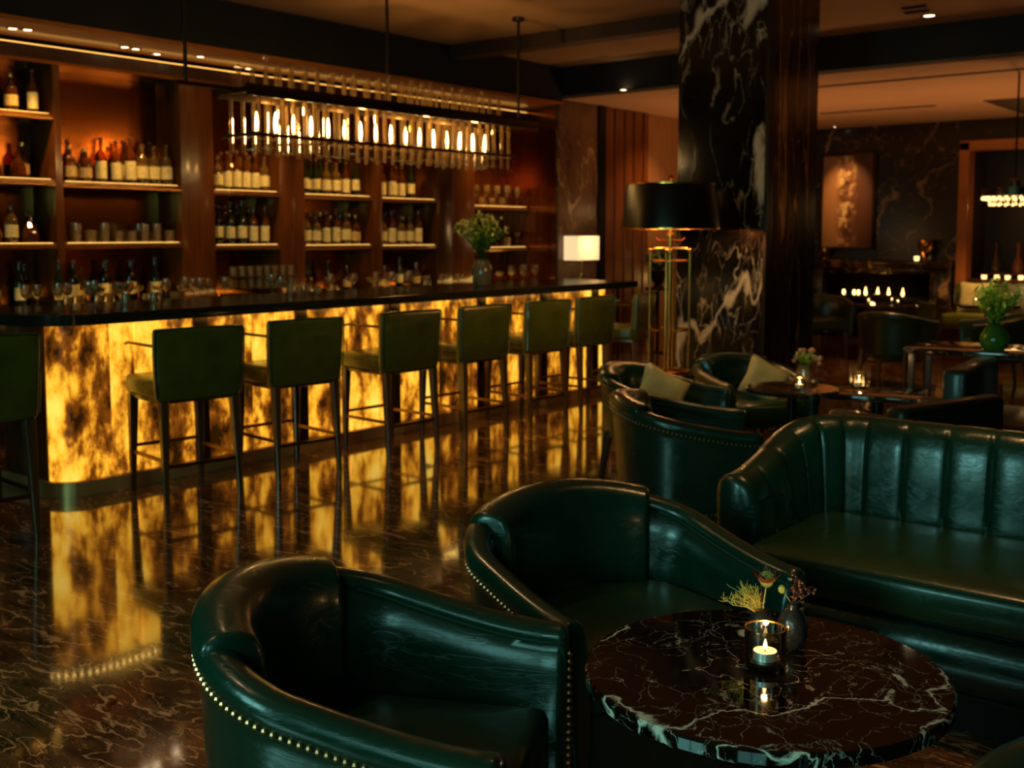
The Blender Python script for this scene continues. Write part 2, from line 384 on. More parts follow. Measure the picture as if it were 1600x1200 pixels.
# marble pier, dark post and timber panelling on the left far wall
bm = B(); box(bm, XW-.02, XW+.02, 10.42, 11.22, 0, ZB-.005, .004); struct('trim_6', bm, 'marble_smoky', label='smoky marble panel beyond the bar')
bm = B(); box(bm, XW-.02, XW+.05, 11.22, 11.36, 0, ZB-.005, .004); struct('trim_7', bm, 'blackmetal', label='dark metal post beside the smoky marble')
bm = B()
for i in range(9): box(bm, XW-.02, XW+(.012 if i % 2 else .03), 11.37+i*.112, 11.37+(i+1)*.112-.008, 0, ZB-.005, .004)
struct('trim_8', bm, 'wood', label='vertical red brown timber boards')
bm = B(); box(bm, -8.44, XW-.02, 10.412, 10.43, 0, 2.965); struct('trim_11', bm, 'mirror_red', label='glossy red brown end panel of the bar wall')
# doorway to the far room
bm = B()
for q in ((-4.80, -4.66, 0, 2.76), (-3.26, -3.12, 0, 2.76), (-4.80, -3.12, 2.64, 2.78)): box(bm, q[0], q[1], YF-.06, YF+.2, q[2], q[3], .01)
struct('door_1', bm, 'copper_wood', label='copper framed doorway in the far wall')
bm = B(); box(bm, -4.9, -3.0, YF+1.0, YF+1.1, 0, 2.9); box(bm, -4.82, -4.72, YF+.15, YF+1.0, 0, 2.9); box(bm, -3.2, -3.1, YF+.15, YF+1.0, 0, 2.9); box(bm, -4.9, -3.0, YF+.15, YF+1.1, 2.8, 2.9)
struct('wall_back', bm, 'dark_wall', label='dark alcove wall behind the doorway')
# dark slots in far ceiling, and a flush dark panel for a recess's shade
for (a, b_) in (((1277, 137), (1600, 107)), ((1277, 177), (1465, 166))):
    p, q = gz(*a, ZB-.004), gz(*b_, ZB-.004)
    bm = B(); yy = (p.y+q.y)/2; box(bm, p.x, q.x, yy-.05, yy+.05, ZB-.006, ZB); struct('trim_9', bm, 'black', label='dark slot diffuser in the far ceiling')
p = gz(1536, 157, ZB); q = gz(1590, 183, ZB)
bm = B(); box(bm, p.x, p.x+1.2, p.y, q.y, ZB-.008, ZB); struct('trim_10', bm, 'dark_wall', label='dark square panel painted in for a shaded recess in the far ceiling')

# ceiling downlights and vents
def downlight(loc, label, r=.045, group=None, energy=0, ang=80):
    t = thing('downlight', label, 'ceiling light', loc, group=group)
    bm = B(); lathe(bm, [(r*1.35, .0), (r*1.35, -.006), (r*1.05, -.008), (r, -.002), (r*.95, .0)], n=20); obj('trim_ring', bm, 'brass', t)
    bm = B(); lathe(bm, [(.001, -.003), (r*.9, -.003), (r*.9, -.001)], n=20); obj('lens', bm, 'downlight', t)
    if energy: spot('downlight_beam', (loc[0], loc[1], loc[2]-.03), (loc[0], loc[1], 0), energy, WARM, ang, .9, .03)
    return t
for i, (u, v) in enumerate(((20, 44), (43, 46), (195, 73), (212, 76), (245, 84), (313, 88), (372, 104), (388, 107), (793, 184))):
    p = gz(u, v, 2.972)
    downlight((max(-8.08, min(-7.6, p.x)), p.y, 2.972), '%s small downlight from the left in the copper soffit over the bar' % ORD[i], .035, 'soffit downlights over the bar', 0)
for i, y in enumerate((3.4, 4.2, 5.0, 6.3, 7.35, 8.3, 9.6, 10.0)):
    spot('soffit_beam', (-7.80, y, 2.94), (-8.28, y, 1.35), 56, AMB, 66, .9, .02)
for i, (u, v, z) in enumerate(((776, 64, ZA), (790, 61, ZA))):
    downlight(tuple(gz(u, v, z)), '%s round downlight of the pair in the ceiling beside the bar lamp rod' % ('left' if i == 0 else 'right'), .05)
downlight(tuple(gz(1452, 24, ZA)), 'small lit downlight beside black vents in ceiling right of the column', .05)
downlight(tuple(gz(1304, 198, ZB)), 'small bright spotlight in the far ceiling just above the painting', .04)
downlight(tuple(gz(974, 140, ZB)), 'small bright downlight in far ceiling left of the marble column', .04)
for i, (u, v) in enumerate(((1428, 10), (1432, 17))):
    p = gz(u, v, ZA); bm = B(); box(bm, -.10, .10, -.03, .03, -.012, 0, .002)
    for k in range(3): box(bm, -.09, .09, -.02+k*.016, -.014+k*.016, -.016, -.012)
    o = obj('ceiling_vent', bm, 'black'); o.location = p; tag(o, 'black slot vent in the ceiling, %s of the two by the downlight' % ('nearer' if i == 0 else 'farther'), 'vent')
for p_, t_, e in (((-1.25, 3.9, 3.25), (-1.15, 3.5, .4), 75), ((-1.2, 2.6, 3.25), (-1.0, 2.1, .6), 10), ((-3.0, 6.0, 3.25), (-3.0, 6.0, .5), 95), ((-4.6, 8.1, 3.25), (-4.6, 8.3, 1.2), 16), ((-2.0, 9.5, 3.2), (-2.2, 8.6, .6), 40)):
    spot('lounge_fill', p_, t_, e, WARM, 50, .9, .05)  # added spots without fixtures, warming sofa, tables, cushions and column
spot('timber_fill', (-6.7, 12.2, ZB-.05), (-7.7, 12.2, 1.3), 70, WARM, 80, .9, .03)  # added spot without a fixture, brightening the timber boards
spot('painting_spot', (-6.3, YF-.9, ZB-.05), (-6.4, YF, 2.0), 85, WARM, 45, .9, .02)
spot('far_seating_spot', (-3.6, 14.0, ZB-.05), (-4.0, 15.0, .6), 330, WARM, 60, .9, .03)
spot('far_seating_spot', (-4.2, 11.9, ZB-.05), (-4.2, 11.6, .6), 110, WARM, 80, .9, .03)

# ------------------------------------------------------------------ marble column
t = thing('marble_column', 'massive square column clad in black marble with white veins', 'column', (-4.09, 8.09, 0))
hx, hy = .382, .445
bm = B(); box(bm, -hx, hx-.02, -hy, -hy+.1, 0, ZA-.005, .003); box(bm, -hx, -hx+.1, -hy+.1, hy, 0, ZA-.005, .003); obj('front_cladding', bm, 'marble_column', t, False)
bm = B(); box(bm, -hx+.1, hx, -hy+.1, hy, 0, ZA-.005, .003); obj('side_cladding', bm, 'marble_brown', t, False)['label'] = 'brown marble face with tall streaks'
bm = B(); box(bm, hx-.02, hx+.004, -hy-.004, -hy+.1, 0, ZA-.005, .002); obj('corner_strip', bm, 'bronze', t, False)

# ------------------------------------------------------------------ bar counter
def arc_outline(x0, x1, y0, y1, r):
    # front-left corner (x1, y0) rounded; returns outline points ccw
    pts = [(x0, y0)]
    for k in range(13):
        a = -PI/2 + k/12*PI/2; pts.append((x1-r+r*math.cos(a), y0+r+r*math.sin(a)))
    pts += [(x1, y1), (x0, y1)]; return pts
def slab(bm, pts, z0, z1, bev=0):
    rows = [[(x, y, z0) for x, y in pts], [(x, y, z1) for x, y in pts]]
    V = grid(bm, rows, False, True, True)
    if bev:
        bm.edges.ensure_lookup_table()
        es = [e for e in bm.edges if abs(e.verts[0].co.z-e.verts[1].co.z) < 1e-6]
        bmesh.ops.bevel(bm, geom=es, offset=bev, segments=2, affect='EDGES', profile=.5, clamp_overlap=True)
XB = -5.82; YB0, YB1 = 3.18, 8.66
bar = thing('bar_counter', 'long bar counter with dark stone top and glowing amber onyx front', 'bar', (0, 0, 0))
bm = B(); slab(bm, arc_outline(-6.50, -5.55, 2.93, 8.78, .34), 1.005, 1.065, .006); obj('countertop', bm, 'counter_stone', bar)
bm = B(); slab(bm, arc_outline(-6.50, XB-.03, YB0+.03, YB1, .16), .0, 1.004); obj('carcass', bm, 'wood_dark', bar)
bm = B(); slab(bm, arc_outline(-6.49, XB+.015, YB0-.015, YB1+.01, .20), .0, .085, .004); obj('kick_plate', bm, 'kick', bar)
# onyx panels: a curved corner panel then flat panels between bronze posts
def strip(bm, pts, z0, z1, th=.02):
    n = len(pts); P3 = [Vector((x, y, 0)) for x, y in pts]; rows = []
    for i, p in enumerate(P3):
        t_ = (P3[min(i+1, n-1)]-P3[max(i-1, 0)]).normalized(); nrm = Vector((t_.y, -t_.x, 0))
        rows.append([(p.x, p.y, z0), (p.x, p.y, z1), (p.x-nrm.x*th, p.y-nrm.y*th, z1), (p.x-nrm.x*th, p.y-nrm.y*th, z0)])
    grid(bm, rows, False, True, True)
corner = [(XB-.17+.17*math.cos(a), YB0+.17+.17*math.sin(a)) for a in [(-80+80*k/12)*PI/180 for k in range(13)]]
posts = [4.12, 4.93, 5.83, 6.83, 7.67, 8.46]
edges_ = []
bm = B(); strip(bm, corner+[(XB, 3.50)], .09, .99)
o = obj('onyx_panel', bm, 'onyx_0', bar)
segs = [(3.506, 3.66), (3.666, 4.09)]
prev = 4.15
for p in posts[1:]:
    mid = (prev+p-.03)/2
    segs += [(prev, mid-.002), (mid+.002, p-.03)]; prev = p+.03
segs += [(prev, 8.64)]
for i, (a, b_) in enumerate(segs):
    bm = B(); box(bm, XB-.02, XB, a, b_, .09, .99, .002); obj('onyx_panel', bm, 'onyx_%d' % ((i+1) % 3), bar)
for p in posts:
    bm = B(); box(bm, XB-.02, XB+.02, p-.05, p+.05, .087, 1.004, .003); obj('post', bm, 'bronze', bar)
bm = B(); box(bm, -6.49, -5.99, YB0+.012, YB0+.028, .09, .99, .003); obj('end_panel', bm, 'wood', bar)['label'] = 'dark timber end panel'
# LED line below the overhang
bm = B(); R_ = .30
pl = [(-5.70-R_+R_*math.cos(a), 3.04+R_+R_*math.sin(a)) for a in [(-90+90*k/10)*PI/180 for k in range(11)]]
for k in range(10): pl.append((-5.70, 3.04+R_+(8.7-3.04-R_)*(k+1)/10))
tot = 0; nxt = 0
for a, c_ in zip(pl[:-1], pl[1:]):
    d = math.dist(a, c_); s = nxt-tot
    while s < d:
        f = s/d; x, y = a[0]+(c_[0]-a[0])*f, a[1]+(c_[1]-a[1])*f
        box(bm, x-.006, x+.006, y-.006, y+.006, .998, 1.004); s += .042
    tot += d; nxt = tot-d+s
obj('led_strip', bm, 'led', bar, False)
# foot rail is none; back side shelf of the bar (working counter)
bm = B(); box(bm, -6.62, -6.50, 3.2, 8.6, .84, .88, .004); obj('work_shelf', bm, 'bronze', bar)

# ------------------------------------------------------------------ back bar shelving
BX = -8.12; BK = -8.46
bb = thing('back_bar_shelving', 'tall red brown timber shelving with bronze mirror backing behind the bar', 'shelving', (0, 0, 0))
bm = B(); box(bm, BK-.03, BK, 2.2, 9.04, .95, 2.80); obj('mirror_back', bm, 'mirror', bb, False)
bm = B(); box(bm, BK-.03, BK+.02, 9.41, 10.41, .95, 2.80)
obj('timber_back', bm, 'mirror_red', bb, False)
bm = B(); box(bm, BK-.03, BX, 2.0, 10.41, 2.80, 2.925); obj('header', bm, 'wood_dark', bb, False)
bm = B(); box(bm, BX, BX+.012, 2.0, 10.41, 2.795, 2.82); obj('header_trim', bm, 'brass', bb, False)['label'] = 'thin copper bead'
bm = B(); box(bm, BX-.03, BX-.015, 2.0, 10.40, 2.9255, 2.935); obj('cove_light', bm, 'led_cove', bb, False)
for a, b_, mt in ((4.47, 4.53, 'wood'), (5.60, 5.93, 'wood'), (6.66, 6.95, 'wood'), (7.84, 7.97, 'wood'), (8.80, 9.04, 'wood_dark'), (9.04, 9.42, 'wood')):
    bm = B(); box(bm, BK, BX+.01, a, b_, .95, 2.80, .004); obj('pillar', bm, mt, bb)
bays = {'first': (2.9, 4.47), 'second': (4.53, 5.60), 'third': (5.93, 6.66), 'fourth': (6.95, 7.84), 'fifth': (7.97, 8.80), 'sixth': (9.42, 10.40)}
SH = {'first': (1.43, 1.92, 2.42), 'second': (1.43, 1.91), 'third': (1.405, 1.89), 'fourth': (1.395, 1.88), 'fifth': (1.385, 1.87), 'sixth': (1.35, 1.82)}
for bn, (a, b_) in bays.items():
    for z in SH[bn]:
        bm = B(); box(bm, BK, BX, a, b_, z-.045, z, .003); s = obj('shelf', bm, 'wood_shelf', bb)
        bm = B(); box(bm, BX-.012, BX-.006, a+.03, b_-.03, z, z+.0045); obj('led_strip', bm, 'led_shelf', s, False)
        bm = B(); box(bm, BX, BX+.006, a, b_, z-.045, z-.03); obj('edge_bead', bm, 'brass', s, False)
bc = thing('back_counter', 'low working counter running under the bottle shelves behind the bar', 'counter', (0, 0, 0))
bm = B(); box(bm, -8.48, -7.62, 2.2, 10.38, .90, .945, .005); obj('worktop', bm, 'stone_top', bc)
for k in range(8):
    y0 = 2.3+k*1.0; bm = B(); box(bm, -7.68, -7.655, y0+.01, y0+.98, .1, .88, .004); d = obj('door', bm, 'wood_dark', bc)
    bm = B(); tube(bm, [(-7.63, y0+.9, .55), (-7.63, y0+.9, .75)], .008); obj('handle', bm, 'brass', d)
bm = B(); box(bm, -8.48, -7.68, 2.3, 10.3, 0, .90); obj('carcass', bm, 'wood_dark', bc)

bm = B(); box(bm, BX+.115, BX+.121, 3.0, 10.2, .945, .950); obj('led_strip', bm, 'led', bc, False)  # strip added to light the glasses on the back counter

# ------------------------------------------------------------------ bottles and glasses (one of each kind, then copies)
random.seed(7)
def bottle(name, prof, mat, lab, cap_z, cap_r, cap_h, labmat, label, cat, sides=14):
    t = thing(name, label, cat, (0, 0, -10))
    bm = B(); lathe(bm, prof, n=sides, cap=True); obj('body', bm, mat, t, ang=50)
    bm = B(); lathe(bm, [(cap_r, cap_z), (cap_r*1.05, cap_z+.004), (cap_r, cap_z+cap_h), (cap_r*.6, cap_z+cap_h+.003)], n=10, cap=True); obj('cap', bm, 'cork' if labmat != 'label_gold' else 'brass', t)
    if lab:
        z0, z1, r = lab; bm = B(); lathe(bm, [(r*.98, z0), (r+.0015, z0+.001), (r+.0015, z1-.001), (r*.98, z1)], n=sides); obj('label', bm, labmat, t)
    return t
K = {}
K['wine'] = bottle('wine_bottle', [(.030, 0), (.037, .006), (.038, .19), (.034, .215), (.018, .245), (.0145, .26), (.0145, .305)], 'glass_dark', (.06, .15, .038), .300, .0155, .02, 'label_cream', 'dark bottle', 'bottle')
K['gin'] = bottle('spirit_bottle', [(.036, 0), (.042, .006), (.042, .155), (.036, .18), (.016, .20), (.014, .215), (.014, .255)], 'glass_pale', (.04, .125, .042), .250, .016, .022, 'label_cream', 'pale bottle', 'bottle')
K['whisky'] = bottle('whisky_bottle', [(.038, 0), (.044, .006), (.045, .14), (.040, .165), (.017, .19), (.015, .2), (.015, .235)], 'glass_amber', (.035, .11, .045), .23, .018, .028, 'label_gold', 'amber bottle', 'bottle')
K['cream'] = bottle('liqueur_bottle', [(.030, 0), (.037, .006), (.037, .17), (.033, .20), (.014, .235), (.0125, .25), (.0125, .30)], 'glass_amber', (.03, .15, .037), .295, .015, .016, 'label_cream', 'amber bottle', 'bottle')
K['tallgreen'] = bottle('vermouth_bottle', [(.030, 0), (.035, .006), (.036, .16), (.030, .20), (.015, .25), (.013, .27), (.013, .315)], 'glass_green', (.05, .14, .036), .31, .0145, .018, 'label_cream', 'green bottle', 'bottle')
def decanter():
    t = thing('decanter', 'decanter', 'decanter', (0, 0, -10))
    bm = B(); lathe(bm, [(.05, 0), (.062, .01), (.064, .06), (.05, .12), (.022, .155), (.018, .19), (.024, .20)], n=10, cap=True); obj('body', bm, 'glass_amber', t, ang=20)
    bm = B(); sph(bm, (0, 0, .225), .024, 8, 6); obj('stopper', bm, 'glass_clear', t); return t
K['decanter'] = decanter()
def glassware(name, prof, mat, label, cat='glass'):
    bm = B(); lathe(bm, prof, n=14); o = obj(name, bm, mat); o.location = (0, 0, -10); tag(o, label, cat); return o
K['tumbler'] = glassware('tumbler', [(.001, .004), (.033, .004), (.036, 0), (.040, .09), (.0375, .09), (.034, .012), (.001, .012)], 'glass_bar', 'tumbler')
K['highball'] = glassware('highball_glass', [(.001, .004), (.028, .004), (.030, 0), (.033, .14), (.031, .14), (.028, .012), (.001, .012)], 'glass_bar', 'highball')
K['wineglass'] = glassware('wine_glass', [(.033, 0), (.030, .004), (.005, .008), (.0035, .02), (.0035, .085), (.01, .092), (.032, .115), (.039, .15), (.034, .195), (.0325, .195), (.037, .15), (.030, .118), (.001, .097)], 'glass_bar', 'wine glass')
K['coupe'] = glassware('coupe_glass', [(.032, 0), (.028, .004), (.005, .008), (.0035, .02), (.0035, .095), (.012, .10), (.040, .118), (.047, .145), (.0455, .145), (.038, .122), (.001, .106)], 'glass_bar', 'coupe')
protos = list(K.values())
DESC = {'wine': 'dark wine bottle', 'gin': 'pale spirit bottle', 'whisky': 'squat amber bottle', 'cream': 'slim amber bottle', 'tallgreen': 'tall green bottle', 'decanter': 'round stoppered decanter',
        'tumbler': 'short clear tumbler', 'highball': 'tall straight glass', 'wineglass': 'stemmed wine glass', 'coupe': 'stemmed coupe glass'}
TW = ('tumbler', 'wineglass', 'coupe', 'highball', 'decanter')
def row(kinds, y0, y1, n, z, where, depth=(.075, .23), s=1.0, front=BX):
    if front == BX and z > 1: y0 += .025; y1 -= .025
    yy = [y0+(y1-y0)*(i+.5)/n for i in range(n)]; last = {}
    picks = [random.choice(kinds) for _ in yy]
    cnt = {k: picks.count(k) for k in set(picks)}
    for i, (y, k) in enumerate(zip(yy, picks)):
        last[k] = last.get(k, 0)+1
        x = front-(depth[1] if i % 2 else depth[0])
        if front == BX and z < 1 and x < BX+.07 and any(a_-.06 < y < b__+.06 for a_, b__ in ((4.47, 4.53), (5.60, 5.93), (6.66, 6.95), (7.84, 7.97), (8.80, 9.42))): x = BX+.075
        sc = s*random.uniform(.94, 1.06)*(1.0 if k in TW else 1.10)
        if cnt[k] == 1: lb = '%s, the only one, %s' % (DESC[k], where)
        else: lb = '%s, %s such from left, %s' % (DESC[k], ORD[last[k]-1], where)
        dup(K[k], (x, y, z+.001), random.uniform(0, 6), lb, 'bottles and glasses on %s' % where, sc)
MIX = ['gin', 'gin', 'whisky', 'cream', 'cream', 'wine', 'tallgreen']
row(['cream', 'whisky', 'gin'], 3.95, 4.42, 5, 2.42, 'top shelf, leftmost bay')
row(['decanter', 'whisky'], 3.90, 4.42, 4, 1.92, 'middle shelf, leftmost bay')
row(['gin', 'whisky', 'decanter'], 3.95, 4.42, 6, 1.43, 'lower shelf, leftmost bay')
row(['whisky', 'decanter', 'cream'], 4.58, 5.10, 7, 1.91, 'upper shelf, second bay, left half')
row(['wine', 'cream', 'gin'], 5.12, 5.56, 7, 1.91, 'upper shelf, second bay, right half', s=1.08)
row(['tumbler', 'highball'], 4.62, 5.58, 15, 1.43, 'front row, lower shelf, second bay', (.07, .25), 1.1)
row(['gin', 'cream', 'gin'], 5.98, 6.60, 11, 1.89, 'upper shelf, third bay', s=1.05)
row(['wine', 'tallgreen', 'cream'], 5.97, 6.60, 9, 1.405, 'lower shelf, third bay', s=1.05)
row(MIX, 6.98, 7.75, 11, 1.88, 'upper shelf, fourth bay', s=1.0)
row(['gin', 'cream', 'gin', 'whisky'], 6.98, 7.80, 12, 1.395, 'lower shelf, fourth bay', s=1.05)
row(['whisky', 'decanter', 'cream', 'tallgreen'], 8.0, 8.62, 8, 1.87, 'upper shelf, fifth bay')
row(['gin', 'whisky', 'cream'], 8.0, 8.65, 9, 1.385, 'lower shelf, fifth bay', s=1.05)
row(['tumbler', 'wineglass'], 9.46, 10.36, 9, 1.82, 'upper shelf, sixth bay', s=1.2)
row(['tumbler', 'coupe'], 9.46, 10.36, 9, 1.35, 'lower shelf, sixth bay', s=1.2)
row(['wine', 'whisky', 'tallgreen', 'gin', 'decanter'], 3.2, 5.55, 20, .945, 'back counter left of glass rack', (.08, .23), .95)
row(['wineglass', 'coupe', 'tumbler'], 4.3, 5.6, 10, .945, 'front edge of back counter, left', (-.31, -.23), 1.0)
row(['whisky', 'tallgreen', 'decanter', 'wineglass'], 7.0, 8.75, 14, .945, 'back counter right of glass rack', (.08, .22), .85)
row(['wineglass', 'tumbler', 'coupe'], 9.0, 10.3, 12, .945, 'back counter under rightmost bay', (-.32, -.21), 1.0)
row(['wineglass', 'coupe', 'tumbler', 'wineglass'], 3.9, 5.75, 15, .945, 'front edge of back counter, centre', (-.46, -.39), 1.0)
row(['wineglass', 'coupe', 'tumbler'], 6.8, 8.7, 15, .945, 'front edge of back counter, right', (-.46, -.36), .95)
# glass rack on the back counter: two tiers of coupes
gr = thing('glass_rack', 'brass wire rack of upturned glasses on the back counter', 'rack', (0, 0, 0))
bm = B()
for z in (1.02, 1.13):
    box(bm, -8.10, -7.86, 5.93, 6.68, z-.004, z)
obj('tray', bm, 'brass_dark', gr, False)
bm = B()
for x in (-8.09, -7.87):
    for y in (5.94, 6.67): tube(bm, [(x, y, .945), (x, y, 1.14)], .005, 6)
obj('frame', bm, 'brass', gr)
for zi, z in enumerate((.946, 1.021, 1.131)):
    for i in range(8 if zi else 0):
        for j in range(1):
            dup(K['tumbler'], (-7.93, 5.98+i*.091, z), 0, 'clear tumbler on the %s tray of the glass rack, %s from the left' % ('lower' if zi == 1 else 'upper', ORD[i]), 'glasses on the glass rack', .95)
# glasses and bar tools on the bar counter itself
row(['wineglass', 'coupe', 'tumbler'], 3.55, 4.05, 5, 1.066, 'bar top at the rounded corner', (.02, .2), .8, -6.1)
row(['wineglass', 'tumbler'], 5.0, 5.5, 6, 1.066, 'bar top behind fourth stool', (.05, .25), .7, -6.1)
for o in protos:   # the source objects are not part of the room
    for ch in list(o.children): bpy.data.objects.remove(ch)
    bpy.data.objects.remove(o)

# ------------------------------------------------------------------ long bar chandelier
CX = -6.1
ch = thing('linear_chandelier', 'long two tier bronze chandelier of glass tubes hung over the bar', 'chandelier', (0, 0, 0))
bm = B()
for x in (CX-.16, CX+.16): box(bm, x-.012, x+.012, 4.62, 7.75, 2.41, 2.49, .002)
box(bm, CX-.012, CX+.012, 4.2, 4.64, 2.45, 2.475)
for y in (4.62, 5.2, 5.95, 6.95, 7.73): box(bm, CX-.16, CX+.16, y, y+.02, 2.43, 2.47)
obj('upper_frame', bm, 'bronze', ch)
bm = B()
for x in (CX-.17, CX+.17): box(bm, x-.008, x+.008, 4.66, 7.42, 2.150, 2.172, .002)
for y in (4.66, 5.5, 6.5, 7.40): box(bm, CX-.17, CX+.17, y, y+.016, 2.150, 2.172)
obj('lower_frame', bm, 'bronze', ch)
for u, vb in ((290, 122), (606, 163), (810, 215)):
    y = gx(u, vb, CX).y
    bm = B(); tube(bm, [(CX, y, 2.45), (CX, y, ZA-.0)], .013, 10)
    lathe(bm, [(.0, -.03), (.05, -.03), (.055, -.015), (.055, .0)], CX, y, ZA, 16); obj('hanging_rod', bm, 'bronze', ch)
def htube(bm, x, y, z0, z1, r, n=8):
    lathe(bm, [(r, z0), (r, z1), (r*.8, z1), (r*.8, z0), (r, z0)], x, y, 0, n)
for i in range(22):
    y = 4.78+i*(7.25-4.78)/21
    for s in (-1, 1):
        j = random.uniform(-.02, .02); bm = B(); htube(bm, CX+s*.135, y+j, 2.47, 2.66+random.uniform(-.02, .03), .016); obj('glass_tube', bm, 'glass_tube', ch)
for i in range(28):
    y = 4.72+i*(7.35-4.72)/27
    for s in (-1, 1):
        j = random.uniform(-.012, .012); bm = B(); htube(bm, CX+s*.15, y+j, 2.05+random.uniform(-.015, .01), 2.41, .015); obj('glass_tube', bm, 'glass_tube', ch)
for i in range(16):
    y = 4.82+i*(7.22-4.82)/15
    bm = B(); lathe(bm, [(.004, 2.20), (.010, 2.215), (.012, 2.26), (.009, 2.30), (.002, 2.335)], CX, y, 0, 10, cap=True); bl = obj('bulb', bm, 'bulb', ch)
    bm = B(); lathe(bm, [(.012, 2.165), (.012, 2.20)], CX, y, 0, 8, cap=True); obj('lamp_holder', bm, 'brass', bl)
for i in range(20):
    y = 4.78+i*(7.28-4.78)/19
    bm = B(); box(bm, CX-.05, CX+.05, y-.035, y+.035, 2.07+.02*math.sin(i*2), 2.078+.02*math.sin(i*2), .002); obj('crystal_plate', bm, 'glass_tube', ch)
for y in (5.1, 5.8, 6.5, 7.1): point('chandelier_glow', (CX, y, 2.36), 8, AMB, .03)

# ------------------------------------------------------------------ bar stools
def make_stool():
    t = thing('bar_stool', 'stool', 'bar stool', (0, 0, 0))
    # back faces +X (towards the lounge); seat extends to -X
    bm = B()
    rows = []
    for k, (z, th, ww) in enumerate(((.575, .055, .245), (.585, .066, .256), (.70, .070, .262), (.85, .068, .268), (.955, .062, .270), (.975, .050, .266), (.982, .030, .255))):
        lean = (z-.575)*.06; r = []
        for a in range(24):
            th_ = 2*PI*a/24; cx_, cy_ = math.cos(th_), math.sin(th_)
            sx_ = math.copysign(abs(cx_)**.35, cx_); sy_ = math.copysign(abs(cy_)**.22, cy_)
            r.append((sx_*th/2+lean-.03, sy_*ww, z))
        rows.append(r)
    grid(bm, rows, False, True, True); bk = obj('backrest', bm, 'leather_olive', t, ang=60)
    bm = B()
    for s in (-1, 1): tube(bm, [(.003, s*.258, .60), (.012, s*.266, .78), (.020, s*.268, .955), (.02, s*.26, .975), (.02, 0, .984)], .0045, 6)
    obj('piping', bm, 'piping', bk)
    bm = B(); box(bm, -.50, -.045, -.235, .235, .575, .69, .03, 3)
    obj('seat', bm, 'leather_olive', t, ang=60)
    bm = B(); box(bm, -.47, -.04, -.22, .22, .555, .578, .004); obj('seat_frame', bm, 'wood_leg', t)
    for x, y, dx, dy in ((-.02, .215, .03, .01), (-.02, -.215, .03, -.01), (-.45, .205, -.01, .01), (-.45, -.205, -.01, -.01)):
        bm = B(); taper(bm, x, y, 0, .575, .014, .026, dx, dy); obj('leg', bm, 'wood_leg', t)
    for s in (-1, 1):
        bm = B(); box(bm, -.455, .0, s*.213-.006, s*.213+.006, .225, .245); obj('side_rail', bm, 'brass_dark', t, False)
    bm = B(); box(bm, -.46, -.444, -.21, .21, .26, .28); obj('footrest', bm, 'brass', t, False)
    bm = B(); box(bm, -.004, .010, -.215, .215, .20, .22); obj('rear_rail', bm, 'brass_dark', t, False)
    for s in (-1, 1):
        bm = B(); tube(bm, [(-.04, s*.258, .885), (-.20, s*.262, .885), (-.36, s*.262, .885), (-.40, s*.262, .875)], .009, 8); obj('armrest', bm, 'brass_dark', t)
    return t
proto = make_stool()
ST = [(-5.20, 2.46, -.05, 'cut by the left edge of the photo', 1.04), (-5.24, 3.71, -.16, 'nearest the rounded bar corner', 1),
      (-5.24, 4.49, -.12, 'third from the left along the bar', 1), (-5.22, 5.40, -.06, 'fourth from the left along the bar', 1),
      (-5.22, 6.18, -.05, 'fifth from the left along the bar', 1), (-5.22, 6.95, -.04, 'sixth from the left along the bar', 1),
      (-5.25, 7.66, 0, 'seventh along the bar, left of the last one', 1), (-5.20, 8.36, .25, 'farthest, just left of the brass lamp', 1)]
for i, (x, y, rz, wh, sc) in enumerate(ST):
    lb = 'olive leather bar stool, %s' % wh
    if i == 0:
        o = proto; o.location = (x, y, 0); o.rotation_euler = (0, 0, rz); o['label'] = lb; o['group'] = 'bar stools along the counter'; o.scale = (sc,)*3
    else: dup(proto, (x, y, 0), rz, lb, 'bar stools along the counter', sc)

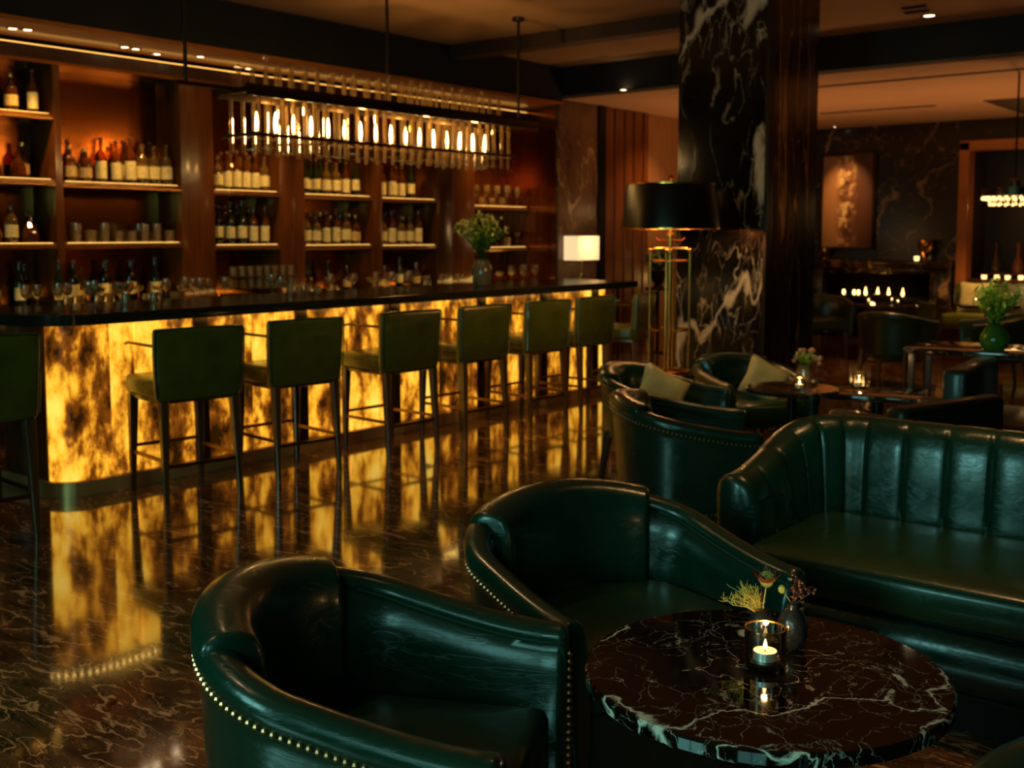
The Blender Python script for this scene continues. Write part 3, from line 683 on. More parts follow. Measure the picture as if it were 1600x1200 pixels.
# ------------------------------------------------------------------ tub chairs
def tub_path(w, f, b_, n_arm=10, n_arc=36, off=0.0):
    out = []
    for i in range(n_arm): out.append((w, -f+f*i/n_arm))
    for i in range(n_arc+1):
        a = PI*i/n_arc; out.append((w*math.cos(a), b_*math.sin(a)))
    for i in range(1, n_arm+1): out.append((-w, -f*i/n_arm))
    P_ = [Vector((x, y)) for x, y in out]; N = []
    for i in range(len(P_)):
        t_ = (P_[min(i+1, len(P_)-1)]-P_[max(i-1, 0)]).normalized(); N.append(Vector((t_.y, -t_.x)))
    d = [0]
    for a, c_ in zip(P_[:-1], P_[1:]): d.append(d[-1]+(c_-a).length)
    s = [x/d[-1]*2-1 for x in d]
    return P_, N, s, d
def tub_chair(label, loc, rz, w=.373, f=.38, b_=.31, zb=.758, zt=.602, low=.06, group=None, nails=.0172, nr=.0068, mat='leather', legs=True, backpad=True, skirt_nails=False, seatz=.43, name='tub_chair', legmat='wood_leg', tilt=.035):
    t = thing(name, label, 'armchair', loc, rz, group)
    P_, N, S, D = tub_path(w, f, b_)
    def h(s): return zt+(zb-zt)*(0.5+0.5*math.cos(PI*min(1, abs(s)*1.02)))**.8
    def pt(i, n_, z): p = P_[i]+N[i]*n_; return (p.x, p.y, z)
    def sec(hh):
        m_ = (low+hh)/2
        return [(-tilt, low), (-tilt*.75, low+(m_-low)*.5), (-tilt*.5, m_), (-.008, hh-.10), (-.002, hh-.062), (.006, hh-.052), (.010, hh-.034), (.006, hh-.014), (-.008, hh-.002), (-.028, hh+.002),
                (-.048, hh-.002), (-.062, hh-.014), (-.066, hh-.030), (-.060, hh-.040), (-.072, hh-.055), (-.084, hh-.10), (-.092, hh-.20), (-.094, .40), (-.09, .26), (-.07, low+.01)]
    def ring(i, fwd=0, k=1.0):
        sc = sec(h(S[i])); cz = sum(z for _, z in sc)/len(sc); res = []
        for n_, z in sc:
            n2 = -.045+(n_+.045)*k; z2 = z if z < .3 else z-(1-k)*.05
            res.append((P_[i].x+N[i].x*n2, P_[i].y+N[i].y*n2-fwd, z2))
        return res
    last = len(P_)-1
    rows = [ring(0, .020, .55), ring(0, .016, .80), ring(0, .008, .95)]+[ring(i) for i in range(len(P_))]+[ring(last, .008, .95), ring(last, .016, .80), ring(last, .020, .55)]
    bm = B(); grid(bm, rows, False, True, True); sh = obj('shell', bm, mat, t, ang=70)
    # piping along the inner rim and front edges
    for side in (0, 1):
        bm = B(); idx = [i for i in range(len(P_)) if (S[i] < -.42 if side == 0 else S[i] > .42)]
        if side == 0: idx = idx[::-1]
        pts = [pt(i, -.064, h(S[i])-.036) for i in idx]; e = idx[-1]
        q = pts[-1]; pts += [(q[0], q[1]-.012, q[2]-.01), (q[0]+(0), q[1]-.016, q[2]-.05), (q[0], q[1]-.016, .30), (q[0], q[1]-.012, low+.02)]
        tube(bm, pts, .0048, 6); obj('piping', bm, 'piping', t)
    # back pad
    if backpad:
        idx = [i for i in range(len(P_)) if abs(S[i]) < .36]
        def psec(i, k=1.0):
            hh = h(S[i])
            sc = [(-.060, .36), (-.045, hh-.05), (.004, hh-.022), (.008, hh-.004), (-.002, hh+.012), (-.030, hh+.024), (-.065, hh+.024), (-.098, hh+.010), (-.118, hh-.020), (-.126, hh-.08), (-.132, .52), (-.13, .40), (-.11, .37)]
            cn = -.075
            return [(P_[i].x+N[i].x*(cn+(n_-cn)*k), P_[i].y+N[i].y*(cn+(n_-cn)*k), z-(1-k)*.04*(1 if z > .5 else -1)) for n_, z in sc]
        a, c_ = idx[0], idx[-1]
        rows = []
        t0 = (P_[a]-P_[a+1]).normalized(); t1 = (P_[c_]-P_[c_-1]).normalized()
        sh_ = lambda rw, d_, k: [(x+d_.x*k, y+d_.y*k, z) for x, y, z in rw]
        rows = [sh_(psec(a, .62), t0, .016), sh_(psec(a, .86), t0, .012), sh_(psec(a, .97), t0, .005)]+[psec(i) for i in idx]+[sh_(psec(c_, .97), t1, .005), sh_(psec(c_, .86), t1, .012), sh_(psec(c_, .62), t1, .016)]
        bm = B(); grid(bm, rows, False, True, True); obj('back_cushion', bm, mat, t, ang=70)
    # seat
    def outline(off):
        o_ = [Vector((P_[i].x+N[i].x*off, max(P_[i].y+N[i].y*off, -f+.015))) for i in range(len(P_))]
        return [(p.x, p.y) for p in o_]
    def layers(bm, ls):
        rows = [[(x*k, (y+.03)*k-.03, z) for x, y in outline(off)] for off, k, z in ls]; grid(bm, rows, False, True, True)
    bm = B(); layers(bm, [(-.10, .96, seatz-.14), (-.095, 1, seatz-.12), (-.095, 1, seatz-.03), (-.095, .97, seatz-.008), (-.095, .9, seatz+.004), (-.095, .5, seatz+.014), (-.095, .1, seatz+.016)])
    obj('seat_cushion', bm, 'leather_seat' if mat == 'leather' else mat, t, ang=70)
    bm = B(); layers(bm, [(-.085, 1, low+.01), (-.085, 1, seatz-.13)]); obj('base', bm, mat, t, ang=50)
    # nails
    if nails:
        bm = B(); bs_ = B(); acc = 0; nxt = 0
        def nail(p): sph(bm, p, nr, 7, 4)
        for i in range(len(P_)-1):
            dl = (P_[i+1]-P_[i]).length
            while nxt <= acc+dl:
                k = (nxt-acc)/dl; p = P_[i].lerp(P_[i+1], k); nn_ = N[i].lerp(N[i+1], k).normalized(); s_ = S[i]+(S[i+1]-S[i])*k
                nail((p.x+nn_.x*.002, p.y+nn_.y*.002, h(s_)-.062)); nxt += nails
                if skirt_nails: sph(bs_, (p.x-nn_.x*tilt, p.y-nn_.y*tilt, low+.022), nr, 7, 4)
            acc += dl
        for i, sg in ((0, 1), (last, -1)):
            z = h(S[i])-.075
            while z > low+.03: nail((P_[i].x-sg*.016, -f-.0185, z)); z -= nails*1.1
        obj('nailhead_trim', bm, 'nail', t)
        if skirt_nails: obj('skirt_nailheads', bs_, 'nail', t)
        else: bs_.free()
    for sx in (-1, 1):
        for yy in (-f+.07, b_*.55):
            bm = B(); taper(bm, sx*(w-.12), yy, 0, low+.03, .013, .024, sx*.02 if low > .15 else 0, .05 if (yy > 0 and low > .15) else 0); obj('leg', bm, legmat, t)
    return t
tub_chair('large dark green leather tub chair in the left foreground, seen over its studded arm', (-1.657, 1.540, 0), 2.03, w=.362, f=.375, low=.05, group=None)
tub_chair('dark green leather tub chair behind the foreground one, left of the marble table', (-1.76, 2.596, 0), 1.246, w=.415, f=.39, b_=.29, zb=.72, zt=.57, low=.05)
tub_chair('green leather tub chair whose arm just shows at the bottom right corner', (-.11, 1.61, 0), -2.35+PI, low=.05, zb=.74, nails=0)
tub_chair('olive green tub chair seen from behind, with a studded rim sloping down to the right', (-2.88, 4.98, 0), 2.15, w=.40, f=.36, b_=.36, zb=.66, zt=.54, low=.10, nails=.022, nr=.006, skirt_nails=True, mat='leather', tilt=.05, seatz=.38)
tub_chair('dark green armchair on splayed wooden legs with a satin cushion, nearest the bar', (-3.48, 5.70, 0), 1.7, w=.37, f=.34, b_=.32, zb=.69, zt=.56, low=.30, nails=0, mat='leather', seatz=.42)
tub_chair('green armchair with a satin cushion in front of the marble column base', (-3.36, 6.68, 0), 1.0, w=.355, f=.34, b_=.33, zb=.66, zt=.56, low=.25, nails=0, mat='leather', seatz=.42)

def cushion(label, loc, rot, s=.40, mat='satin', group=None, name='cushion'):
    bm = B(); n = 12; rows_t, rows_b = [], []
    for i in range(n+1):
        rt_, rb_ = [], []
        for j in range(n+1):
            x, y = i/n*2-1, j/n*2-1
            px = x*(1-.10*(1-abs(y))**1.0*abs(x)**3); py = y*(1-.10*(1-abs(x))*abs(y)**3)
            th = .26*((1-x**4)*(1-y**4))**.55
            th += .012*math.sin(5*x+3*y)*(1-x*x)*(1-y*y)
            rt_.append((px*s/2, py*s/2, th*s/2)); rb_.append((px*s/2, py*s/2, -th*s/2))
        rows_t.append(rt_); rows_b.append(rb_)
    grid(bm, rows_t); grid(bm, rows_b); bmesh.ops.remove_doubles(bm, verts=bm.verts, dist=1e-5)
    o = obj(name, bm, mat, ang=80); o.location = loc; o.rotation_euler = rot; tag(o, label, 'cushion', group); return o
cushion('square olive satin cushion leaning in the armchair nearest the bar', (-3.39, 5.64, .545), (1.15, .5, .9), .32)
cushion('square olive satin cushion in the armchair before the marble column', (-3.21, 6.64, .535), (1.15, .5, .7), .29)

# ------------------------------------------------------------------ channel tufted sofa
sofa = thing('channel_sofa', 'dark green leather sofa with curved channel tufted back on the right', 'sofa', (0, 0, 0))
SX0, SX1, SY0, SYB = -1.84, .75, 3.42, 4.16   # left outer, right outer, arm front, outer back
Rc = .34
path = []
for i in range(14): path.append((SX0, SY0+(SYB-Rc-SY0)*i/14))
for i in range(25):
    a = PI-PI/2*i/24; path.append((SX0+Rc+Rc*math.cos(a), SYB-Rc+Rc*math.sin(a)))
nst = 120
for i in range(1, nst): path.append((SX0+Rc+(SX1-SX0-2*Rc)*i/nst, SYB))
for i in range(25):
    a = PI/2-PI/2*i/24; path.append((SX1-Rc+Rc*math.cos(a), SYB-Rc+Rc*math.sin(a)))
for i in range(1, 15): path.append((SX1, SYB-Rc-(SYB-Rc-SY0)*i/14))
PV = [Vector(p) for p in path]; NV = []
for i in range(len(PV)):
    t_ = (PV[min(i+1, len(PV)-1)]-PV[max(i-1, 0)]).normalized(); NV.append(Vector((-t_.y, t_.x)))
DV = [0]
for a, c_ in zip(PV[:-1], PV[1:]): DV.append(DV[-1]+(c_-a).length)
TOT = DV[-1]
# resample finely so that each flute is round
def samp(d):
    for i in range(len(DV)-1):
        if DV[i+1] >= d or i == len(DV)-2:
            k = (d-DV[i])/(DV[i+1]-DV[i]); return PV[i].lerp(PV[i+1], k), NV[i].lerp(NV[i+1], k).normalized()
pitch = .150; nfl = int(TOT/pitch); pitch = TOT/nfl; sub = 14
rows = []
for q in range(nfl*sub+1):
    d = TOT*q/(nfl*sub); p, n_ = samp(d); ph = abs(math.sin(PI*q/sub)); bul = .017*(ph**.22)-.017
    e = min(d, TOT-d); k = min(1, max(0, (e-.05)/.62)); hh = .655+(.80-.655)*(k*k*(3-2*k))
    endk = min(1, .55+.45*math.sqrt(min(1, e/.03)))
    jit = .0015*math.sin(d*37)
    b2 = bul+jit
    sc = [(-.02, .10), (-.008, .30), (0, hh-.12), (.0, hh-.05), (-.008+b2*.3, hh-.02), (-.028, hh+b2*.1), (-.060, hh+.010+b2*.2), (-.095, hh+.006+b2*.35), (-.125-b2*.5, hh-.012+b2*.5), (-.146-b2, hh-.045), (-.158-b2, hh-.10), (-.170-b2, .58), (-.178-b2, .50), (-.180-b2, .44), (-.17, .34), (-.15, .12)]
    cn = -.08
    rows.append([(p.x+n_.x*(cn+(m_-cn)*endk), p.y+n_.y*(cn+(m_-cn)*endk), z-(1-endk)*.05*(z > .5)) for m_, z in sc])
bm = B(); grid(bm, rows, False, True, True); obj('fluted_back', bm, 'leather', sofa, ang=75)
# seat cushions
def pad(bm, x0, x1, y0, y1, z0, z1, r=.03, crown=.015, n=14):
    rows = []
    prof = [(0.0, z0+.0), (-.0, z0+r*.5), (0, z1-r), (-r*.3, z1-r*.3), (-r, z1)]
    def rect(ins, z):
        a0, a1, b0, b1 = x0+ins, x1-ins, y0+ins, y1-ins; out = []; rr = max(.004, .05-ins)
        for cx_, cy_, s0 in ((a1-rr, b0+rr, -PI/2), (a1-rr, b1-rr, 0), (a0+rr, b1-rr, PI/2), (a0+rr, b0+rr, PI)):
            for k in range(6):
                a = s0+PI/2*k/5; out.append((cx_+rr*math.cos(a), cy_+rr*math.sin(a), z))
        return out
    rows = [rect(.012, z0), rect(0, z0+r*.6), rect(0, z1-r), rect(r*.25, z1-r*.35), rect(r*.8, z1), rect(r*2.5, z1+crown*.5), rect(min(x1-x0, y1-y0)*.3, z1+crown)]
    grid(bm, rows, False, True, True)
bm = B(); pad(bm, -1.675, -.62, 3.30, 3.995, .33, .455); obj('seat_cushion', bm, 'leather_seat', sofa, ang=60)
bm = B(); pad(bm, -.612, .55, 3.30, 3.995, .33, .455); obj('seat_cushion', bm, 'leather_seat', sofa, ang=60)
bm = B()
for a, b_ in ((-1.675, -.62), (-.612, .55)): tube(bm, [(a+.03, 3.302, .448), (b_-.03, 3.302, .448)], .005, 6)
obj('piping', bm, 'piping', sofa)
bm = B(); box(bm, -1.74, .62, 3.36, 4.05, .10, .33, .01); obj('frame', bm, 'leather_dark', sofa)
bm = B()
rr_ = [[(x, 3.33+math.cos(a)*.055*-1, .225+math.sin(a)*.095) for a in [2*PI*k/20 for k in range(20)]] for x in (-1.69, -1.68, .56, .57)]
for k in (0, 3): rr_[k] = [(x, 3.33+(y-3.33)*.6, .225+(z-.225)*.6) for x, y, z in rr_[k]]
grid(bm, rr_, False, True, True); obj('front_roll', bm, 'leather', sofa, ang=60)
bm = B(); box(bm, -1.72, .6, 3.37, 4.0, 0, .10); obj('plinth', bm, 'black', sofa, False)

# ------------------------------------------------------------------ foreground marble table
TX, TY, TZ = -.980, 2.055, .60
t = thing('marble_table', 'round black marble table with white veins in the foreground', 'table', (TX, TY, 0), 2.3)
bm = B(); R_ = .372
lathe(bm, [(.001, TZ-.032), (R_-.006, TZ-.032), (R_, TZ-.026), (R_, TZ-.005), (R_-.005, TZ), (.001, TZ)], n=96); obj('tabletop', bm, 'marble_table', t, ang=30)
bm = B(); lathe(bm, [(.001, TZ-.034), (.12, TZ-.034), (.12, TZ-.045), (.03, TZ-.05), (.026, .10), (.05, .05), (.05, .03)], n=28); obj('pedestal', bm, 'blackmetal', t)
bm = B(); lathe(bm, [(.001, .03), (.05, .03), (.19, .018), (.21, .008), (.21, 0)], n=40); obj('foot', bm, 'blackmetal', t)

def candle(loc, label, r=.043, hgt=.085, wr=.0245, wh=.018, light=1.0, group=None, base=.018):
    t = thing('candle_holder', label, 'candle', loc, group=group)
    bm = B(); lathe(bm, [(.001, 0), (r*.80, 0), (r*.97, .006), (r, .014), (r, hgt), (r-.003, hgt), (r-.003, base), (r*.9, base), (.001, base)], n=32); obj('glass_cup', bm, 'glass_clear', t)
    bm = B(); lathe(bm, [(r+.0004, hgt-.002), (r+.0004, hgt+.001), (r-.0035, hgt+.001), (r-.0035, hgt-.002)], n=32); obj('rim', bm, 'brass', t)['label'] = 'thin gold rim'
    tl = thing('tealight', 'tealight', 'candle'); del tl['label']; del tl['category']; tl.parent = t
    bpy.data.objects.remove(tl)
    bm = B(); lathe(bm, [(.001, base), (wr, base), (wr, base+wh), (wr-.001, base+wh), (wr-.001, base+wh-.003)], n=28); tc = obj('tealight_cup', bm, 'alu', t)
    bm = B(); lathe(bm, [(.001, base+wh-.0035), (wr-.0012, base+wh-.003)], n=28); obj('wax', bm, 'wax', tc)
    bm = B(); tube(bm, [(0, 0, base+wh-.004), (0, 0, base+wh+.005)], .0008, 5); obj('wick', bm, 'black', tc)
    bm = B(); z = base+wh+.003; lathe(bm, [(.0006, z), (.0036, z+.004), (.0042, z+.008), (.0028, z+.014), (.0004, z+.021)], n=12, cap=True); obj('flame', bm, 'flame', t)
    if light: point('candle_glow', (loc[0], loc[1], loc[2]+base+wh+.03), .5*light, (1, .55, .2), .006)
    return t
p = gz(1195, 1042, TZ); candle((p.x, p.y, TZ), 'clear glass candle holder with gold rim and lit tealight on black marble table')
# vase with flowers, plus a small bud vase
p = gz(1237, 1012, TZ)
vase = thing('bud_vase', 'small dark glazed round vase behind the candle on the marble table', 'vase', (p.x, p.y, TZ))
bm = B(); lathe(bm, [(.001, 0), (.018, 0), (.028, .012), (.034, .035), (.033, .058), (.024, .078), (.013, .088), (.012, .098), (.015, .102), (.012, .101), (.010, .09)], n=28); obj('body', bm, 'ceramic_black', vase)
p2 = gz(1189, 1004, TZ)
v2 = thing('bud_vase', 'short dark bottle vase with bronze lip just behind the candle holder', 'vase', (p2.x, p2.y, TZ))
bm = B(); lathe(bm, [(.001, 0), (.022, 0), (.028, .01), (.029, .05), (.018, .068), (.0155, .072)], n=28); obj('body', bm, 'ceramic_black', v2)
bm = B(); lathe(bm, [(.0155, .071), (.0165, .075), (.014, .078), (.0125, .074)], n=28); obj('lip', bm, 'brass', v2)['label'] = 'bronze lip'
fl = thing('dried_flowers', 'sprig of feathery greenery and a yellow thistle bloom in the bronze lipped vase', 'flowers', (p2.x, p2.y, TZ+.06))
random.seed(3)
bm = B()
LV = -RT; 
def dirv(a_right, a_up, a_fwd): return RT*a_right+Vector((0, 0, a_up))+Vector((-math.sin(YAW), math.cos(YAW), 0))*a_fwd
base_ = Vector((0, 0, 0))
for k in range(20):
    ang = random.uniform(-1.25, -.05); L = random.uniform(.06, .10)
    e = dirv(math.sin(ang)*L, math.cos(ang)*L*.8, random.uniform(-.02, .02)); mid = e*.5+Vector((0, 0, .008))
    tube(bm, [base_, mid, e], [.001, .0008, .0004], 5)
    for j in range(9):
        q = mid.lerp(e, j/8) if j > 2 else base_.lerp(mid, .6+j*.15)
        dd = dirv(random.uniform(-1, .4), random.uniform(-.1, 1), random.uniform(-.6, .6)).normalized()*random.uniform(.010, .022)
        tube(bm, [q, q+dd*.6, q+dd+Vector((0, 0, .003))], [.0006, .0007, .0003], 4)
obj('greenery', bm, 'sprig', fl)
bm = B(); cpos = dirv(.010, .075, 0)
tube(bm, [base_, cpos*.5, cpos], .0016, 6); obj('stem', bm, 'sprig', fl)
bm = B(); sph(bm, cpos+Vector((0, 0, .006)), .016, 12, 8, 1.0)
for k in range(60):
    a, b__ = random.uniform(0, 2*PI), random.uniform(0, 1.5); d_ = Vector((math.sin(b__)*math.cos(a), math.sin(b__)*math.sin(a), math.cos(b__)))
    c0 = cpos+Vector((0, 0, .006)); tube(bm, [c0+d_*.015, c0+d_*.0205], .0012, 4)
obj('bloom', bm, 'blossom_yellow', fl)
def petal(bm, o_, d_, L, wd, n=4):
    d_ = d_.normalized(); sd = d_.cross(Vector((0, 0, 1)));
    if sd.length < .1: sd = Vector((1, 0, 0))
    sd.normalize(); nrm = sd.cross(d_)
    L0 = []; L1 = []; L2 = []
    for i in range(n+1):
        k = i/n; ww = wd*math.sin(PI*min(.97, .08+k*.9)); c0 = o_+d_*L*k+nrm*(.12*L*k*k)
        L0.append(c0-sd*ww); L1.append(c0-nrm*ww*.25); L2.append(c0+sd*ww)
    grid(bm, [L0, L1, L2])
bm = B()
for k in range(14):
    a = 2*PI*k/14+random.uniform(-.2, .2); petal(bm, cpos-Vector((0, 0, .004)), Vector((math.cos(a), math.sin(a), random.uniform(.4, 1.1))), random.uniform(.034, .046), .009)
tube(bm, [base_, dirv(.0, .05, .0), dirv(-.008, .115, 0)], [.001, .001, .0004], 5)
obj('petals', bm, 'petal_dark', fl)['label'] = 'dark red petals'
fl2 = thing('dried_flowers', 'dark red berry sprigs and a small green bud in the glazed round vase', 'flowers', (p.x, p.y, TZ+.095))
bm = B(); bb_ = B(); lf = B()
for k in range(7):
    ang = random.uniform(-.35, 1.25); L = random.uniform(.03, .065)
    e = dirv(math.sin(ang)*L, math.cos(ang)*L, random.uniform(-.015, .015)); tube(bm, [(0, 0, 0), e*.5, e], .0008, 5)
    for j in range(5):
        q = e*random.uniform(.4, 1.05)+dirv(random.uniform(-.008, .008), random.uniform(-.006, .008), random.uniform(-.008, .008)); sph(bb_, q, random.uniform(.002, .0038), 7, 5)
        petal(lf, q, dirv(random.uniform(-1, 1), random.uniform(-.3, 1), random.uniform(-1, 1)), .014, .0035)
obj('stem', bm, 'petal_dark', fl2); obj('berries', bb_, 'berry', fl2); obj('leaves', lf, 'petal_dark', fl2)
bm = B(); sph(bm, dirv(-.024, .036, 0), .009, 10, 7, 1.1); tube(bm, [(0, 0, 0), dirv(-.02, .03, 0)], .001, 5); obj('bud', bm, 'blossom_yellow', fl2)['label'] = 'small green bud'

# ------------------------------------------------------------------ brass lantern lamp on side table
LX, LY = -4.13, 6.97
t = thing('side_table', 'small round dark side table under the tall brass lamp', 'table', (LX, LY, 0))
bm = B(); lathe(bm, [(.001, .47), (.25, .47), (.255, .48), (.255, .495), (.25, .5), (.001, .5)], n=40); obj('tabletop', bm, 'stone_top', t)
bm = B(); lathe(bm, [(.001, .47), (.03, .465), (.025, .05), (.04, .02), (.15, .01), (.15, 0)], n=24); obj('pedestal', bm, 'brass_dark', t)
lamp = thing('table_lamp', 'tall brass table lamp with cage body and wide black drum shade', 'lamp', (LX, LY, .5))
bm = B(); lathe(bm, [(.001, 0), (.16, 0), (.165, .01), (.15, .02), (.03, .03), (.001, .03)], n=36); obj('base', bm, 'brass', lamp)
bm = B(); tube(bm, [(0, 0, .02), (0, 0, 1.02)], .014, 12)
lathe(bm, [(.014, .86), (.026, .87), (.026, .885), (.014, .895)], n=16); lathe(bm, [(.014, .98), (.03, .985), (.03, 1.0), (.014, 1.01)], n=16); obj('stem', bm, 'brass', lamp)
for a in range(4):
    an = a*PI/2+.35; x, y = .145*math.cos(an), .145*math.sin(an)
    bm = B(); tube(bm, [(x, y, .02), (x, y, .86), (x*.97, y*.97, .885), (x*.8, y*.8, .895), (0, 0, .9)], .0095, 10)
    sph(bm, (x, y, .885), .014, 10, 6); obj('cage_rod', bm, 'brass', lamp)
for z in (.80, .30): bm = B(); lathe(bm, [(.140, z), (.150, z+.004), (.150, z+.012), (.140, z+.016), (.140, z)], n=36); obj('cage_ring', bm, 'brass', lamp)
bm = B(); tube(bm, [(.0, 0, .955), (.07, .05, .955), (.085, .06, .975)], .006, 8); tube(bm, [(.0, 0, .955), (-.07, -.05, .955), (-.085, -.06, .975)], .006, 8); obj('lamp_arm', bm, 'brass', lamp)
bm = B(); R0, R1 = .355, .315
lathe(bm, [(R0, 1.04), (R0+.004, 1.043), (R1+.002, 1.355), (R1, 1.36), (.03, 1.362)], n=64); sd = obj('shade', bm, 'shade_metal', lamp)
bm = B(); lathe(bm, [(R0-.003, 1.042), (R1-.004, 1.352), (.03, 1.356)], n=64); obj('shade_lining', bm, 'gold_inside', sd)
bm = B(); lathe(bm, [(R0-.004, 1.036), (R0+.007, 1.036), (R0+.007, 1.046), (R0-.004, 1.046), (R0-.004, 1.036)], n=64); lathe(bm, [(R1-.004, 1.354), (R1+.005, 1.354), (R1+.005, 1.362), (R1-.004, 1.362)], n=64); obj('shade_rim', bm, 'brass', sd)
bm = B(); tube(bm, [(0, 0, 1.02), (0, 0, 1.37)], .006, 8); lathe(bm, [(.006, 1.365), (.018, 1.37), (.01, 1.385), (.02, 1.40), (.012, 1.42), (.002, 1.428)], n=14); obj('finial', bm, 'brass', lamp)
for k in (0, 1):
    s = 1 if k else -1; bm = B(); sph(bm, (s*.09, s*.06, 1.13), .028, 12, 8, 1.4); obj('bulb', bm, emis('lamp_bulb', (1, .62, .24), 24), lamp)
    point('lamp_glow', (LX+s*.12, LY+s*.08, 1.60), 7, WARM, .04)

# ------------------------------------------------------------------ plants
def leaf(bm, o_, d_, L, wd): petal(bm, o_, d_, L, wd, 3)
def bouquet(label, loc, nst, rad, hgt, leafmat, blossoms, vase_fn=None, L=.05, seed=1, wmul=.2, tip=.0, low=.35, name='flower_arrangement'):
    random.seed(seed); t = thing(name, label, 'plant', loc)
    st, lf_, bl = B(), B(), B()
    for k in range(nst):
        a = random.uniform(0, 2*PI); r = rad*math.sqrt(random.random()); hh = hgt*(1-.45*(r/rad)**2)*random.uniform(low+.4, 1)
        e = Vector((r*math.cos(a), r*math.sin(a), hh)); mid = Vector((e.x*.35, e.y*.35, hh*.55))
        tube(st, [(0, 0, 0), mid, e], [.003, .0022, .001], 5)
        for j in range(9):
            kk = .35+.65*j/8; q = (mid.lerp(e, (kk-.5)*2) if kk > .5 else mid*(kk*2))
            d_ = Vector((random.uniform(-1, 1), random.uniform(-1, 1), random.uniform(-.1, 1))); leaf(lf_, q, d_, L*random.uniform(.6, 1.2), L*wmul)
        if k % 2 == 0 and blossoms:
            for j in range(3): sph(bl, e+Vector((random.uniform(-.02, .02), random.uniform(-.02, .02), random.uniform(-.03, .02))), random.uniform(.007, .014)*tip, 7, 5)
    obj('stems', st, 'foliage', t); obj('leaves', lf_, leafmat, t)
    if blossoms: obj('blossoms', bl, blossoms, t)
    else: bl.free()
    return t
vp = gx(753, 441, -6.05)
v = thing('vase', 'tall glazed stoneware vase standing on the bar counter', 'vase', (vp.x, vp.y, 1.066))
bm = B(); lathe(bm, [(.001, 0), (.065, 0), (.078, .02), (.085, .09), (.083, .15), (.068, .20), (.058, .215), (.064, .225), (.058, .222), (.052, .20)], n=28); obj('body', bm, 'ceramic', v)
bouquet('wild arrangement of green and golden stems in the vase on the bar', (vp.x, vp.y, 1.066+.19), 56, .25, .46, 'foliage_bright', 'blossom_cream', L=.055, seed=5, tip=1.0)
vc = gz(1252, 606, .601)
# middle round table, flowers and candle
mt = gz(1238, 605, .6)
t = thing('stone_table', 'small round dark stone table with flowers, behind the tufted sofa', 'table', (mt.x, mt.y, 0))
bm = B(); lathe(bm, [(.001, .572), (.262, .572), (.268, .58), (.268, .594), (.262, .6), (.001, .6)], n=48); obj('tabletop', bm, 'stone_top', t)
bm = B(); lathe(bm, [(.001, .57), (.03, .57), (.024, .08), (.04, .03), (.16, .012), (.16, 0)], n=24); obj('pedestal', bm, 'blackmetal', t)
fp = gz(1256, 598, .6)
v = thing('vase', 'small glass vase of pale flowers on the small round stone table', 'vase', (fp.x, fp.y, .6))
bm = B(); lathe(bm, [(.001, 0), (.038, 0), (.044, .01), (.046, .07), (.036, .10), (.039, .11), (.035, .108), (.033, .1)], n=22); obj('body', bm, 'glass_bar', v)
bouquet('pale pink and cream blossoms in the small glass vase on the round stone table', (fp.x, fp.y, .68), 16, .085, .12, 'foliage_bright', 'blossom_pink', L=.03, seed=12, tip=1.1)
cp = gz(1249, 610, .6); candle((cp.x, cp.y, .6), 'small lit candle glass before the pale flowers on the round stone table', r=.034, hgt=.07, wr=.022)
t2 = gz(1372, 612, .55)
t = thing('stone_table', 'low oblong stone table holding a lone candle, right of the flowers', 'table', (t2.x, t2.y, 0), .25)
bm = B(); box(bm, -.27, .27, -.22, .22, .515, .55, .008); obj('tabletop', bm, 'stone_top', t)
bm = B(); lathe(bm, [(.001, .515), (.035, .515), (.03, .06), (.15, .02), (.15, 0)], n=24); obj('pedestal', bm, 'blackmetal', t)
cp = gz(1342, 606, .55); candle((cp.x, cp.y, .55), 'lit candle in a ribbed glass on the low oblong stone table', r=.042, hgt=.095, wr=.024)

# low sofa seen from behind and dark booth beside it
def low_sofa(label, a, b_, z, th=.62, mat='leather_dark', zl=.04, name='low_sofa'):
    a = Vector(a); b_ = Vector(b_); d = b_-a; L = d.length; rz = math.atan2(d.y, d.x)
    t = thing(name, label, 'sofa', (a.x, a.y, 0), rz)
    bm = B(); box(bm, 0, L, -.12, 0, zl+.04, z, .035, 3); obj('backrest', bm, mat, t, ang=60)
    for s in (0, 1):
        x0 = 0 if s == 0 else L-.12
        bm = B(); box(bm, x0, x0+.12, 0.002, th, zl+.04, z-.06, .035, 3); obj('armrest', bm, mat, t, ang=60)
    bm = B(); pad(bm, .125, L-.125, .004, th, .26, .40); obj('seat_cushion', bm, mat, t, ang=60)
    bm = B(); box(bm, .10, L-.10, -.02, th-.03, zl+.04, .258, .01); obj('frame', bm, mat, t)
    bm = B(); tube(bm, [(.03, -.122, z-.03), (L-.03, -.122, z-.03)], .005, 6); obj('piping', bm, 'brass_dark', t)
    for x in (.08, L-.08):
        for y in (-.06, th-.08):
            bm = B(); taper(bm, x, y, 0, zl+.05, .014, .02); obj('leg', bm, 'wood_leg', t)
    return t
low_sofa('low dark green sofa seen from behind, between tufted sofa and candle table', (-1.95, 5.36), (-1.70, 6.20), .65, th=.36)
bo = thing('booth_bench', 'tall dark green booth bench at the right edge, behind the low sofa', 'bench', (-1.98, 6.33, 0), .08)
bm = B(); box(bm, 0, .14, 0, .92, .02, .74, .03, 3); obj('backrest', bm, 'leather_dark', bo, ang=60)
bm = B(); pad(bm, .145, .8, 0, .92, .28, .44); obj('seat_cushion', bm, 'leather_dark', bo, ang=60)
bm = B(); box(bm, .145,   .76, .02, .90, .02, .28, .01); obj('base', bm, 'leather_dark', bo)
